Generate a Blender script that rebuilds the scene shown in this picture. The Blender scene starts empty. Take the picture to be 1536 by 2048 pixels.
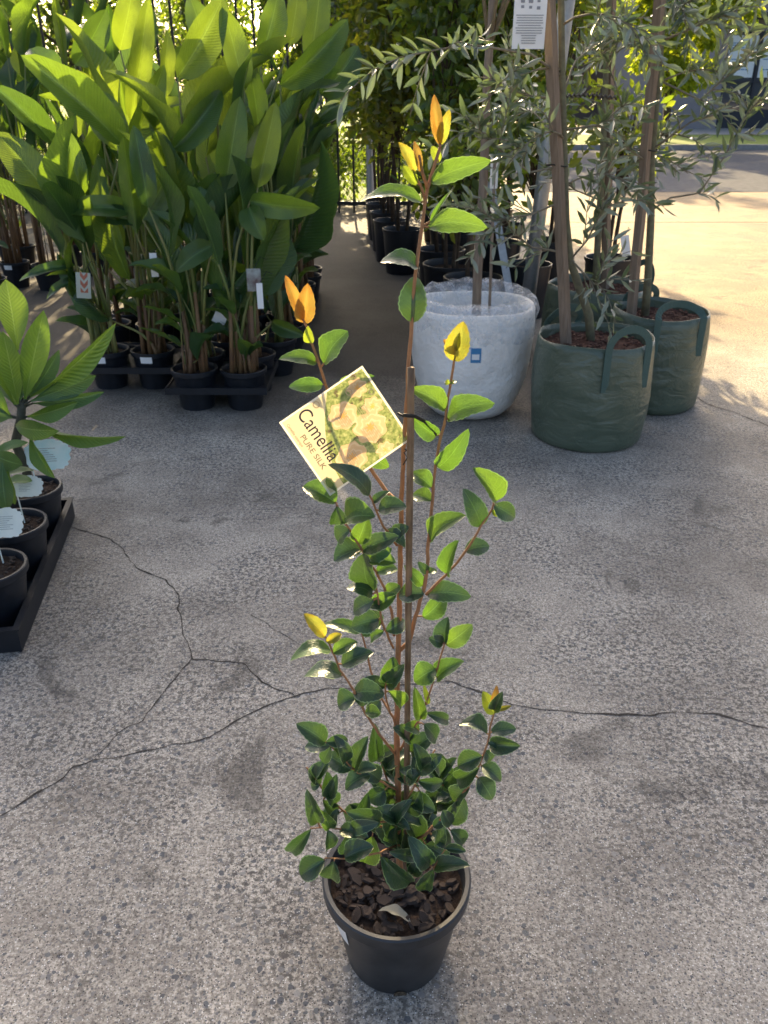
import bpy, math, random
import numpy as np
from mathutils import Vector, Matrix, noise
random.seed(7); rng = np.random.default_rng(7)
R = math.radians; PI = math.pi
sc = bpy.context.scene
col = sc.collection
# ------------------------------------------------------------------ camera
CAMH = 1.45; PITCH = R(27.0); FPX = 1650.0
cd = bpy.data.cameras.new('camera'); cam = bpy.data.objects.new('camera', cd); col.objects.link(cam)
cam.location = (0, 0, CAMH); cam.rotation_euler = (PI/2 - PITCH, 0, 0)
cd.sensor_fit = 'VERTICAL'; cd.sensor_height = 36.0; cd.lens = 36.0*FPX/2048
cd.clip_start = 0.02; cd.clip_end = 600
cd.dof.use_dof = True; cd.dof.focus_distance = 1.3; cd.dof.aperture_fstop = 13.0
sc.camera = cam
# ------------------------------------------------------------------ world, sun, exposure
SUN_EL, SUN_AZ = R(22.5), R(-3.0)         # azimuth from +Y towards +X
w = bpy.data.worlds.new('World'); sc.world = w; w.use_nodes = True
nt = w.node_tree; nt.nodes.clear()
sky = nt.nodes.new('ShaderNodeTexSky'); sky.sky_type = 'NISHITA'; sky.sun_disc = False
sky.sun_elevation = SUN_EL; sky.sun_rotation = SUN_AZ; sky.air_density = 0.7; sky.dust_density = 5.0; sky.ozone_density = 0.3
bg = nt.nodes.new('ShaderNodeBackground'); bg.inputs[1].default_value = 0.072
wo = nt.nodes.new('ShaderNodeOutputWorld')
nt.links.new(sky.outputs[0], bg.inputs[0]); nt.links.new(bg.outputs[0], wo.inputs[0])
sd = bpy.data.lights.new('sun', 'SUN'); sd.energy = 3.0; sd.angle = R(0.53); sd.color = (1.0, 0.77, 0.43)
sun = bpy.data.objects.new('sun', sd); col.objects.link(sun)
sdir = Vector((math.sin(SUN_AZ)*math.cos(SUN_EL), math.cos(SUN_AZ)*math.cos(SUN_EL), math.sin(SUN_EL)))
sun.rotation_euler = sdir.to_track_quat('Z', 'Y').to_euler(); sun.location = sdir*60
vs = sc.view_settings; vs.view_transform = 'Standard'; vs.look = 'None'; vs.gamma = 1.0; vs.use_curve_mapping = False
vs.exposure = 2.5
sc.render.engine = 'CYCLES'
sc.cycles.max_bounces = 5; sc.cycles.diffuse_bounces = 3; sc.cycles.glossy_bounces = 2; sc.cycles.transparent_max_bounces = 8; sc.cycles.transmission_bounces = 4
# ------------------------------------------------------------------ pixel helpers (1536x2048 photograph)
cp, sp = math.cos(PITCH), math.sin(PITCH)
def ray(px, py):
    u = (px-768)/FPX; v = (py-1024)/FPX
    return Vector((u, cp - v*sp, -sp - v*cp))
def G(px, py, z=0.0):                      # where the ray meets the level z
    d = ray(px, py); t = (z-CAMH)/d.z
    return Vector((0, 0, CAMH)) + d*t
def P(px, py, Y):                          # where the ray meets the upright plane at distance Y
    d = ray(px, py); return Vector((0, 0, CAMH)) + d*(Y/d.y)
def pxm(px, py, Y): return (Y/ray(px, py).y)/FPX      # metres per pixel at that point
CAMV = Vector((0, 0, CAMH))
# ------------------------------------------------------------------ objects
WM = {}
def reg(o, parent=None, M=None):
    M = M or Matrix.Identity(4)
    col.objects.link(o)
    if parent is not None:
        o.parent = parent; o.matrix_parent_inverse = Matrix.Identity(4)
        o.matrix_basis = WM[parent.name].inverted() @ M
    else: o.matrix_basis = M
    WM[o.name] = M
    return o
def tag(o, label, cat, group=None, kind=None):
    o['label'] = label; o['category'] = cat
    if group: o['group'] = group
    if kind: o['kind'] = kind
    return o
def thing(name, label, cat, loc, group=None):
    o = bpy.data.objects.new(name, None); o.empty_display_size = .1
    reg(o, None, Matrix.Translation(Vector(loc))); return tag(o, label, cat, group)
class MB:
    def __init__(s): s.v = []; s.f = []; s.uv = None
    def add(s, v, f):
        n = len(s.v); s.v += [tuple(p) for p in v]; s.f += [tuple(i+n for i in q) for q in f]; return s
    def box(s, c, d, rz=0):
        cx, cy, cz = c; x, y, z = d[0]/2, d[1]/2, d[2]/2; ca, sa = math.cos(rz), math.sin(rz)
        v = [(cx+a*x*ca-b*y*sa, cy+a*x*sa+b*y*ca, cz+e*z) for a in (-1, 1) for b in (-1, 1) for e in (-1, 1)]
        return s.add(v, [(0,1,3,2),(4,6,7,5),(0,4,5,1),(2,3,7,6),(0,2,6,4),(1,5,7,3)])
    def quad(s, a, b, c, d): return s.add([a, b, c, d], [(0,1,2,3)])
    def tube(s, pts, rad, n=6, cap=True):
        pts = [Vector(p) for p in pts]; m = len(pts)
        if not isinstance(rad, (list, tuple)): rad = [rad]*m
        vs_, fs = [], []; ref = None
        for i in range(m):
            t = (pts[min(i+1, m-1)] - pts[max(i-1, 0)])
            t = t.normalized() if t.length > 1e-9 else Vector((0, 0, 1))
            if ref is None: ref = t.orthogonal().normalized()
            ref = (ref - t*ref.dot(t)); ref = ref.normalized() if ref.length > 1e-6 else t.orthogonal().normalized()
            b = t.cross(ref)
            for k in range(n):
                a = 2*PI*k/n; vs_.append(pts[i] + (ref*math.cos(a) + b*math.sin(a))*rad[i])
        for i in range(m-1):
            for k in range(n):
                fs.append((i*n+k, i*n+(k+1)%n, (i+1)*n+(k+1)%n, (i+1)*n+k))
        if cap: fs += [tuple(range(n))[::-1], tuple((m-1)*n+k for k in range(n))]
        return s.add(vs_, fs)
    def lathe(s, prof, n=40, c=(0, 0, 0), fn=None, cap0=True, cap1=False):
        vs_, fs = [], []; m = len(prof)
        for i, (r, z) in enumerate(prof):
            for k in range(n):
                a = 2*PI*k/n; rr, zz = (r, z) if fn is None else fn(r, z, a, i)
                vs_.append((c[0]+rr*math.cos(a), c[1]+rr*math.sin(a), c[2]+zz))
        for i in range(m-1):
            for k in range(n): fs.append((i*n+k, i*n+(k+1)%n, (i+1)*n+(k+1)%n, (i+1)*n+k))
        if cap0: fs.append(tuple(range(n))[::-1])
        if cap1: fs.append(tuple((m-1)*n+k for k in range(n)))
        return s.add(vs_, fs)
    def mesh(s, name, mat, smooth=False):
        me = bpy.data.meshes.new(name); me.from_pydata(s.v, [], s.f); me.materials.append(mat)
        if smooth: me.polygons.foreach_set('use_smooth', [True]*len(me.polygons))
        me.update(); return me
    def build(s, name, mat, parent=None, smooth=False, M=None, world=True):
        o = bpy.data.objects.new(name, s.mesh(name, mat, smooth)); return reg(o, parent, M)
def auto(o, ang=40):
    me = o.data
    try: me.set_sharp_from_angle(angle=R(ang)); me.polygons.foreach_set('use_smooth', [True]*len(me.polygons))
    except Exception: pass
    return o
# ------------------------------------------------------------------ materials
class N:
    def __init__(s, name):
        s.m = bpy.data.materials.new(name); s.m.use_nodes = True; s.t = s.m.node_tree; s.t.nodes.clear()
        s.out = s.n('OutputMaterial')
    def n(s, ty, **kw):
        nd = s.t.nodes.new('ShaderNode'+ty)
        for k, v in kw.items(): setattr(nd, k, v)
        return nd
    def set(s, sock, v):
        if hasattr(v, 'links') or isinstance(v, bpy.types.NodeSocket): s.t.links.new(v, sock)
        else: sock.default_value = v
    def math(s, op, a, b=0.0, c=0.0, clamp=False):
        nd = s.n('Math', operation=op, use_clamp=clamp)
        for i, v in enumerate((a, b, c)): s.set(nd.inputs[i], v)
        return nd.outputs[0]
    def mix(s, f, a, b, mode='MIX'):
        nd = s.n('Mix', data_type='RGBA', blend_type=mode)
        s.set(nd.inputs[0], f)
        for i, v in ((6, a), (7, b)):
            s.set(nd.inputs[i], v if isinstance(v, bpy.types.NodeSocket) else (*v, 1.0))
        return nd.outputs[2]
    def ramp(s, v, stops, interp='LINEAR'):
        nd = s.n('ValToRGB'); e = nd.color_ramp.elements; nd.color_ramp.interpolation = interp
        while len(e) < len(stops): e.new(0.5)
        for i, (p, c) in enumerate(stops):
            e[i].position = p; e[i].color = (*c, 1) if len(c) == 3 else c
        s.set(nd.inputs[0], v); return nd.outputs[0]
    def coord(s, which='Object'): return s.n('TexCoord').outputs[which]
    def noise(s, vec, scale, detail=3, rough=.55, dist=0):
        nd = s.n('TexNoise'); s.set(nd.inputs['Vector'], vec); nd.inputs['Scale'].default_value = scale
        nd.inputs['Detail'].default_value = detail; nd.inputs['Roughness'].default_value = rough
        nd.inputs['Distortion'].default_value = dist; return nd.outputs[0]
    def vor(s, vec, scale, feature='F1', rnd=1.0):
        nd = s.n('TexVoronoi', feature=feature); s.set(nd.inputs['Vector'], vec); nd.inputs['Scale'].default_value = scale
        if 'Randomness' in nd.inputs: nd.inputs['Randomness'].default_value = rnd
        return nd
    def bump(s, h, strength=.3, dist=.01):
        nd = s.n('Bump'); nd.inputs['Strength'].default_value = strength; nd.inputs['Distance'].default_value = dist
        s.set(nd.inputs['Height'], h); return nd.outputs[0]
    def bsdf(s, colr, rough=.6, spec=.4, normal=None, metal=0, alpha=None):
        b = s.n('BsdfPrincipled'); s.set(b.inputs['Base Color'], colr if isinstance(colr, bpy.types.NodeSocket) else (*colr, 1))
        s.set(b.inputs['Roughness'], rough); b.inputs['Specular IOR Level'].default_value = spec; b.inputs['Metallic'].default_value = metal
        if normal is not None: s.set(b.inputs['Normal'], normal)
        return b.outputs[0]
    def done(s, sh): s.t.links.new(sh, s.out.inputs['Surface']); return s.m
def rnd_node(k):
    oi = k.n('ObjectInfo').outputs['Random']; isl = k.n('NewGeometry').outputs['Random Per Island']
    return k.math('FRACT', k.math('ADD', oi, k.math('MULTIPLY', isl, 1.618)))
def leaf_mat(name, a, b, tr, tf=.45, rough=.4, spec=.5, vein=None, edge=None, back=None, ribs=0, simple=False, mottle=None):
    """two-sided leaf: reflecting skin a..b, light passing through as tr"""
    k = N(name); r = rnd_node(k)
    c = k.mix(r, a, b)
    if simple:
        if back: c = k.mix(k.n('NewGeometry').outputs['Backfacing'], c, back)
        sh = k.bsdf(c, rough, spec); t = k.n('BsdfTranslucent'); k.set(t.inputs[0], k.mix(r, tr, tuple(x*y for x, y in zip(tr, (.45, .6, .5)))))
        m = k.n('MixShader'); m.inputs[0].default_value = tf; k.t.links.new(sh, m.inputs[1]); k.t.links.new(t.outputs[0], m.inputs[2])
        return k.done(m.outputs[0])
    uv = k.coord('UV'); sx = k.n('SeparateXYZ'); k.set(sx.inputs[0], uv); U, V = sx.outputs[0], sx.outputs[1]
    s = k.math('ABSOLUTE', k.math('SUBTRACT', V, .5)); normal = None
    nz = k.noise(k.coord('Object'), 6.0, 3)
    c = k.mix(k.math('MULTIPLY', nz, .45), c, tuple(x*.55 for x in a))
    trc = k.mix(r, tr, tuple(x*y for x, y in zip(tr, (.7, .85, .75))))
    vn = k.vor(uv, 14, 'DISTANCE_TO_EDGE').outputs[0]
    trc = k.mix(k.math('MULTIPLY', k.math('LESS_THAN', vn, .05), .22), trc, tuple(x*.4 for x in tr))
    trc = k.mix(k.math('MULTIPLY', k.noise(k.coord('Object'), 9.0, 3), .5), trc, tuple(x*.45 for x in tr))
    if edge:
        lat = k.math('SINE', k.math('MULTIPLY', k.math('SUBTRACT', U, k.math('MULTIPLY', s, .55)), 52))
        c = k.mix(k.math('MULTIPLY', k.math('GREATER_THAN', lat, .93), .35), c, vein)
        bl = k.ramp(k.noise(k.coord('Object'), 14.0, 2), [(.70, (0,0,0)), (.74, (1,1,1))]); c = k.mix(k.math('MULTIPLY', bl, .55), c, (.16, .13, .05))
        rough = k.math('ADD', rough-.10, k.math('MULTIPLY', k.noise(k.coord('Object'), 5.0, 3), .26))
    if mottle:
        mm_ = k.ramp(k.noise(k.coord('Object'), 2.2, 3), [(.44, (0,0,0)), (.62, (1,1,1))])
        c = k.mix(k.math('MULTIPLY', mm_, .7), c, mottle); trc = k.mix(k.math('MULTIPLY', mm_, .6), trc, tuple(x*2.2 for x in mottle))
    if ribs:
        ph = k.math('SINE', k.math('MULTIPLY', k.math('SUBTRACT', U, k.math('MULTIPLY', s, .35)), ribs))
        normal = k.bump(ph, .22 if ribs < 150 else .2, .004)
        c = k.mix(k.math('MULTIPLY', k.math('ADD', ph, 1.0), .05), c, vein or b)
        trc = k.mix(k.math('MULTIPLY', k.math('ADD', ph, 1.0), .07), trc, tuple(x*.5 for x in tr))
    if vein:
        c = k.mix(k.math('LESS_THAN', s, .018 if ribs else .022), c, vein)
    if edge:
        em = k.math('GREATER_THAN', s, .455)
        c = k.mix(k.math('MULTIPLY', em, .75), c, edge)
    if not ribs: normal = k.bump(k.math('ADD', k.math('MULTIPLY', vn, 2.0), nz), .22, .003)
    if back:
        c = k.mix(k.n('NewGeometry').outputs['Backfacing'], c, back)
    sh = k.bsdf(c, rough, spec, normal)
    t = k.n('BsdfTranslucent'); k.set(t.inputs[0], trc)
    if normal is not None: k.set(t.inputs['Normal'], normal)
    m = k.n('MixShader'); m.inputs[0].default_value = tf
    k.t.links.new(sh, m.inputs[1]); k.t.links.new(t.outputs[0], m.inputs[2])
    return k.done(m.outputs[0])
def plain(name, c, rough=.6, spec=.4, var=.25, scale=12, bump=0, metal=0, c2=None, bdist=.004, stretch=None):
    k = N(name); co = k.coord('Object')
    if stretch:
        mp = k.n('Mapping'); k.set(mp.inputs[0], co); mp.inputs['Scale'].default_value = stretch; co = mp.outputs[0]
    nz = k.noise(co, scale, 4)
    cc = k.mix(k.ramp(nz, [(.3, (0,0,0)), (.7, (1,1,1))]), c, c2 or tuple(x*(1-var) for x in c))
    return k.done(k.bsdf(cc, rough, spec, k.bump(nz, bump, bdist) if bump else None, metal))
def grade(c, **kw): return c

# concrete with exposed aggregate
def concrete_mat():
    k = N('concrete'); co = k.coord('Object')
    big = k.noise(co, .9, 4, .6); mid = k.noise(co, 6, 4, .6); fine = k.noise(co, 160, 3, .7)
    wob = k.n('VectorMath', operation='ADD'); wn = k.n('TexNoise'); k.set(wn.inputs['Vector'], co); wn.inputs['Scale'].default_value = 60
    ws = k.n('VectorMath', operation='SCALE'); k.set(ws.inputs[0], wn.outputs['Color']); ws.inputs['Scale'].default_value = .011
    k.set(wob.inputs[0], co); k.set(wob.inputs[1], ws.outputs[0]); wc = wob.outputs[0]
    salt = k.noise(co, 72, 4, .7); patch = k.ramp(k.noise(co, 1.7, 5, .7, .4), [(.40, (0,0,0)), (.58, (1,1,1))])
    mortar = k.mix(k.ramp(fine, [(.36, (0,0,0)), (.62, (1,1,1))]), (.265, .228, .178), (.68, .605, .50))
    mortar = k.mix(k.math('MULTIPLY', k.ramp(salt, [(.44, (1,1,1)), (.52, (0,0,0))]), k.math('ADD', .30, k.math('MULTIPLY', patch, .62))), mortar, (.088, .080, .070))
    stain = k.ramp(k.math('ADD', k.math('MULTIPLY', big, .65), k.math('MULTIPLY', mid, .35)), [(.42, (0,0,0)), (.60, (1,1,1))])
    mortar = k.mix(k.math('MULTIPLY', stain, .55), mortar, (.16, .135, .107))
    def stones(scale, lo, hi, cols, keep, base):
        v = k.vor(wc, scale); d = v.outputs['Distance']; sepc = k.n('SeparateColor'); k.set(sepc.inputs[0], v.outputs['Color'])
        thr = k.math('ADD', k.math('MULTIPLY', sepc.outputs[1], .34), lo)
        inside = k.math('MULTIPLY', k.math('LESS_THAN', d, thr), k.math('LESS_THAN', sepc.outputs[2], keep))
        return k.mix(k.math('MULTIPLY', inside, hi), base, k.ramp(sepc.outputs[0], cols)), inside
    dark = [(0, (.085,.088,.094)), (.35, (.135,.136,.138)), (.7, (.21,.20,.185)), (1, (.34,.315,.275))]
    c, i1 = stones(175, .16, .85, dark, .62, mortar)
    c, i2 = stones(66, .10, .92, dark, k.math('ADD', .12, k.math('MULTIPLY', patch, .62)), c)
    v = k.vor(co, 250); sep = k.n('SeparateColor'); k.set(sep.inputs[0], v.outputs['Color'])
    spk = k.math('MULTIPLY', k.math('LESS_THAN', v.outputs['Distance'], .32), k.math('GREATER_THAN', sep.outputs[0], .89))
    c = k.mix(spk, c, (.76, .73, .67))
    pit = k.math('MULTIPLY', k.math('LESS_THAN', v.outputs['Distance'], .38), k.math('LESS_THAN', sep.outputs[0], .15))
    c = k.mix(k.math('MULTIPLY', pit, .85), c, (.045, .04, .034))
    # darker brown where the rows of pots stand
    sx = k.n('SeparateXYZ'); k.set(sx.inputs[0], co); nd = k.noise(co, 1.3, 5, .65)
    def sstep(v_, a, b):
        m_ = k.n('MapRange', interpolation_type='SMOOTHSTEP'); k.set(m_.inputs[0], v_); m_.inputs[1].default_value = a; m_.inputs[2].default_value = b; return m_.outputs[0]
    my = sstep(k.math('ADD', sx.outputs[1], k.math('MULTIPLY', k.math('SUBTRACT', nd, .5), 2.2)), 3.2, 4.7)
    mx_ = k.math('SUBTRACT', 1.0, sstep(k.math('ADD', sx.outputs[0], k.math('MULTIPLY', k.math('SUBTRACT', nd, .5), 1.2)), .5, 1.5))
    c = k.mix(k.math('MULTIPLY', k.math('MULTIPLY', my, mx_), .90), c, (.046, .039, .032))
    # warm sunlit tone painted into the paving colour as a tan tint
    sun_tint = k.math('MULTIPLY', sstep(k.math('ADD', sx.outputs[0], k.math('MULTIPLY', k.math('SUBTRACT', nd, .5), .8)), 1.5, 2.2), sstep(sx.outputs[1], 4.4, 6.0))
    c = k.mix(sun_tint, c, k.mix(1.0, c, (.80, .64, .42), 'MULTIPLY'))
    d2 = k.ramp(nd, [(.46, (0,0,0)), (.62, (1,1,1))])
    c = k.mix(k.math('MULTIPLY', d2, .36), c, (.12, .102, .082))
    spill = k.ramp(k.noise(co, 2.1, 6, .6, 1.2), [(.60, (0,0,0)), (.66, (1,1,1))]); c = k.mix(k.math('MULTIPLY', spill, .5), c, (.055, .048, .040))
    h = k.math('ADD', k.noise(co, 170, 2, .7), k.math('MULTIPLY', k.noise(co, 60, 1), .6))
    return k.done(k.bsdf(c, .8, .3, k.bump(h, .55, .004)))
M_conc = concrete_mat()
M_crack = plain('crack_fill', (.095, .082, .068), .95, .1, .5, 60)
M_asph = plain('asphalt', (.13, .133, .145), 1.0, .05, .35, 9, .2)
M_grass = plain('lawn_grass', (.09, .15, .03), .9, .1, .5, 5, .5, c2=(.17, .21, .05))
M_kerb = plain('kerb_concrete', (.30, .29, .27), .85)
M_blackp = plain('black_plastic', (.014, .017, .023), .42, .45, .4, 30, .06)
M_tray = plain('tray_plastic', (.013, .015, .02), .5, .4, .4, 25, .05)
M_sticker = plain('sticker_white', (.78, .78, .76), .5, .4, .05)
M_ink = plain('ink', (.10, .09, .085), .7, .2, .1)
M_blueink = plain('ink_blue', (.06, .22, .42), .6, .3, .1)
M_soil = plain('potting_mix', (.035, .024, .018), .95, .1, .6, 90, .6, c2=(.075, .05, .036), bdist=.01)
M_bark = plain('bark_chip', (.038, .029, .024), .9, .15, .5, 40, .4, c2=(.088, .066, .054))
M_barkred = plain('bark_mulch_red', (.12, .058, .042), .9, .15, .5, 60, .5, c2=(.055, .033, .026))
M_stem = plain('camellia_bark', (.33, .175, .085), .75, .25, .35, 70, .25, c2=(.22, .115, .062))
M_stake = plain('bamboo_stake', (.24, .165, .10), .8, .2, .6, 120, .3, c2=(.10, .068, .046), stretch=(1, 1, .25))
M_wood = plain('hardwood_stake', (.27, .205, .15), .85, .2, .45, 25, .3, c2=(.17, .125, .088), stretch=(3, 3, .3))
M_woodg = plain('greyed_wood', (.27, .215, .165), .85, .2, .4, 30, .3, stretch=(3, 3, .35))
M_olbark = plain('olive_bark', (.19, .185, .11), .85, .2, .4, 40, .3, c2=(.12, .11, .075))
M_twig = plain('twig_bark', (.24, .21, .15), .85, .2, .4, 40)
M_trunk = plain('tree_bark', (.10, .075, .055), .9, .1, .5, 25, .4)
M_galv = plain('galvanised_steel', (.40, .42, .44), .42, .5, .2, 40, .05, metal=.75)
M_blackm = plain('black_steel', (.012, .012, .013), .5, .4, .2)
M_tie = plain('black_tie', (.012, .012, .012), .55, .4, .2)
# leaves
CL = {'d': leaf_mat('camellia_leaf', (.018, .046, .027), (.028, .064, .034), (.11, .22, .028), .18, .33, .6, (.075, .13, .055), (.30, .40, .18)),
      'g': leaf_mat('camellia_leaf_fresh', (.026, .076, .027), (.040, .100, .030), (.17, .31, .028), .36, .33, .6, (.12, .21, .07), (.42, .52, .22)),
      'y': leaf_mat('camellia_leaf_young', (.20, .18, .028), (.25, .19, .028), (.54, .42, .035), .48, .42, .4, (.30, .27, .06), (.42, .24, .08), mottle=(.13, .16, .025)),
      'l': leaf_mat('camellia_leaf_lime', (.13, .19, .025), (.17, .22, .03), (.36, .45, .03), .45, .40, .4, (.26, .33, .08), (.38, .42, .13)),
      'o': leaf_mat('camellia_leaf_bronze', (.20, .095, .03), (.24, .13, .03), (.50, .23, .035), .44, .42, .4, (.30, .16, .05), (.42, .25, .08), mottle=(.17, .13, .025))}
M_hel = leaf_mat('heliconia_leaf', (.036, .092, .030), (.066, .140, .038), (.32, .46, .03), .36, .30, .5, (.15, .26, .07), None, None, 190)
M_held = leaf_mat('heliconia_leaf_dark', (.020, .058, .026), (.036, .088, .030), (.18, .32, .03), .28, .28, .5, (.10, .20, .06), None, None, 190)
M_hely = leaf_mat('heliconia_leaf_fresh', (.085, .155, .034), (.12, .18, .036), (.38, .50, .03), .42, .34, .5, (.2, .3, .08), None, None, 190)
M_helst = plain('heliconia_stalk', (.13, .18, .045), .5, .4, .3, 9, c2=(.20, .17, .06))
M_helbr = plain('heliconia_stalk_base', (.20, .12, .05), .6, .3, .4, 9, c2=(.12, .065, .04))
M_fr = leaf_mat('frangipani_leaf', (.085, .18, .035), (.13, .24, .045), (.26, .40, .03), .30, .36, .45, (.24, .36, .12), None, None, 120)
M_frd = leaf_mat('frangipani_leaf_blue', (.05, .12, .05), (.07, .15, .06), (.2, .34, .04), .26, .36, .45, (.16, .28, .12), None, None, 120)
M_frst = plain('frangipani_trunk', (.075, .08, .06), .8, .2, .4, 40, .3)
M_ol = leaf_mat('olive_leaf', (.070, .098, .066), (.115, .140, .090), (.20, .27, .08), .24, .32, .6, None, None, (.30, .32, .25), simple=True)
M_shr = leaf_mat('shrub_leaf', (.026, .062, .022), (.055, .105, .03), (.46, .54, .03), .40, .35, .5, simple=True)
M_shr2 = leaf_mat('shrub_leaf_bronze', (.034, .068, .022), (.07, .10, .03), (.56, .54, .03), .42, .35, .5, simple=True)
M_tree = leaf_mat('tree_leaf', (.03, .07, .018), (.06, .11, .025), (.36, .46, .03), .42, .45, .35, simple=True)
M_fern = leaf_mat('feathery_leaf', (.09, .14, .02), (.13, .17, .03), (.60, .64, .03), .55, .5, .3, simple=True)

# ------------------------------------------------------------------ leaf meshes
def leaf_mesh(name, mat, prof, nL=12, nW=3, fold=.15, bend=.1, serr=0, wave=0, twist=0, tipcurl=0, seed=0):
    vs_, fs, uv = [], [], []; rr = random.Random(seed); ph = rr.uniform(0, 6)
    for i in range(nL+1):
        t = i/nL; hw = prof(t)
        for j in range(-nW, nW+1):
            s = j/nW; e = hw
            if serr and abs(j) == nW and 0 < i < nL: e = hw*(1 + serr*(1 if i % 2 else -1))
            y = s*e; z = bend*math.sin(PI*t) + fold*abs(s)*hw*(1-.4*t) - tipcurl*t**3 + wave*math.sin(ph + t*13 + (3 if s > 0 else 0))*abs(s)**2*hw
            a = twist*t
            vs_.append((t, y*math.cos(a) - z*math.sin(a)*.2, z + y*math.sin(a))); uv.append((t, .5+.5*s))
    W = 2*nW+1
    for i in range(nL):
        for j in range(2*nW): fs.append((i*W+j, (i+1)*W+j, (i+1)*W+j+1, i*W+j+1))
    me = bpy.data.meshes.new(name); me.from_pydata(vs_, [], fs); me.materials.append(mat)
    ul = me.uv_layers.new(name='UVMap')
    for lp in me.loops: ul.data[lp.index].uv = uv[lp.vertex_index]
    me.polygons.foreach_set('use_smooth', [True]*len(me.polygons)); me.update(); return me
def p_cam(t):
    if t <= 0: return .02
    if t >= 1: return 0.0
    return .5*(math.sin(PI/2*t/.47)**.62 if t < .47 else math.cos(PI/2*(t-.47)/.53)**.62)
p_pad = lambda t: .5*max(.0, math.sin(PI*t**.82))**.55 if 0 < t < 1 else .03 if t == 0 else .0
p_fra = lambda t: .5*max(.0, math.sin(PI*t**1.35))**.8 if 0 < t < 1 else .05 if t == 0 else .0
p_oli = lambda t: .5*max(.0, math.sin(PI*t))**.8 if 0 < t < 1 else .06 if t == 0 else .0
LM = {}
for ck, m in CL.items():
    LM[ck] = [leaf_mesh('camellia_leaf', m, p_cam, 16, 3, f, b, .034, .07, tw, tc, i)
              for i, (f, b, tw, tc) in enumerate([(.32, .09, .2, .12), (.55, .15, -.25, .20), (.28, .20, .4, .30), (.85, .10, .15, .14), (.45, .06, -.5, .26)])]
HEL = {kk: [leaf_mesh('heliconia_leaf', m, p_pad, 14, 3, f, b, 0, .10, tw, tc, i)
       for i, (f, b, tw, tc) in enumerate([(.35, .06, .15, .08), (.65, .12, -.3, .20), (.45, .18, .4, .30), (.95, .06, .15, .10)])]
       for kk, m in (('g', M_hel), ('d', M_held), ('y', M_hely))}
FRA = {kk: [leaf_mesh('frangipani_leaf', m, p_fra, 14, 3, f, b, 0, .05, tw, tc, i)
       for i, (f, b, tw, tc) in enumerate([(.3, .05, .1, .04), (.5, .10, -.1, .10), (.2, .14, .2, .2)])]
       for kk, m in (('g', M_fr), ('d', M_frd))}
OLV = [leaf_mesh('olive_leaf', M_ol, p_oli, 6, 1, f, b, 0, 0, 0, .03, i) for i, (f, b) in enumerate([(.3, .05), (.6, -.06), (.2, .10)])]
def leaf_M(b, t, wid, n):
    x = (t-b); L = x.length; x.normalize()
    z = n - x*n.dot(x)
    z = z.normalized() if z.length > 1e-5 else x.orthogonal().normalized()
    y = z.cross(x)
    m = Matrix((x, y, z)).transposed().to_4x4()
    return Matrix.Translation(b) @ m @ Matrix.Diagonal((L, wid, (L+wid)/2, 1))
def leaf(parent, me, b, t, wid, n, name='leaf'):
    return reg(bpy.data.objects.new(name, me), parent, leaf_M(b, t, wid, n))
def face_n(b, t, ang):
    """normal facing the viewer's side, turned about the leaf's own axis"""
    x = (t-b).normalized(); c = (CAMV-(b+t)/2).normalized(); c = (c-x*c.dot(x)).normalized()
    n = Matrix.Rotation(ang, 3, x) @ c
    return n
# joined foliage: many small folded leaves
def foliage(name, mat, parent, pos, dr, nr, L, W, kind='stuff'):
    pos = np.asarray(pos); n = len(pos)
    dr = dr/np.linalg.norm(dr, axis=1)[:, None]; nr = nr - dr*np.sum(nr*dr, 1)[:, None]; nr /= np.linalg.norm(nr, axis=1)[:, None]+1e-9
    sd_ = np.cross(nr, dr); L = np.broadcast_to(L, (n,))[:, None]; W = np.broadcast_to(W, (n,))[:, None]
    v = np.empty((n, 6, 3)); m = pos+dr*L*.5
    v[:, 0] = pos; v[:, 1] = pos+dr*L*.35+sd_*W*.5+nr*W*.12; v[:, 2] = pos+dr*L*.7+sd_*W*.38+nr*W*.1
    v[:, 3] = pos+dr*L-nr*L*.06; v[:, 4] = pos+dr*L*.7-sd_*W*.38+nr*W*.1; v[:, 5] = pos+dr*L*.35-sd_*W*.5+nr*W*.12
    base = (np.arange(n)*6)[:, None]
    f = np.concatenate([base+np.array([[0,1,2,3]]), base+np.array([[0,3,4,5]])], 0)
    me = bpy.data.meshes.new(name); me.vertices.add(n*6); me.vertices.foreach_set('co', v.reshape(-1))
    me.loops.add(f.size); me.loops.foreach_set('vertex_index', f.reshape(-1).astype(np.int32))
    me.polygons.add(len(f)); me.polygons.foreach_set('loop_start', np.arange(0, f.size, 4).astype(np.int32))
    me.materials.append(mat); ul = me.uv_layers.new(name='UVMap')
    uvb = np.array([[0,.5],[.35,1],[.7,.9],[1,.5],[.7,.1],[.35,0]]); ul.data.foreach_set('uv', uvb[f.reshape(-1) % 6].reshape(-1))
    me.validate(); me.update()
    o = bpy.data.objects.new(name, me); reg(o, parent)
    if kind: o['kind'] = kind
    return o
def rdir(n): a = rng.normal(size=(n, 3)); return a/np.linalg.norm(a, axis=1)[:, None]

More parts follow.
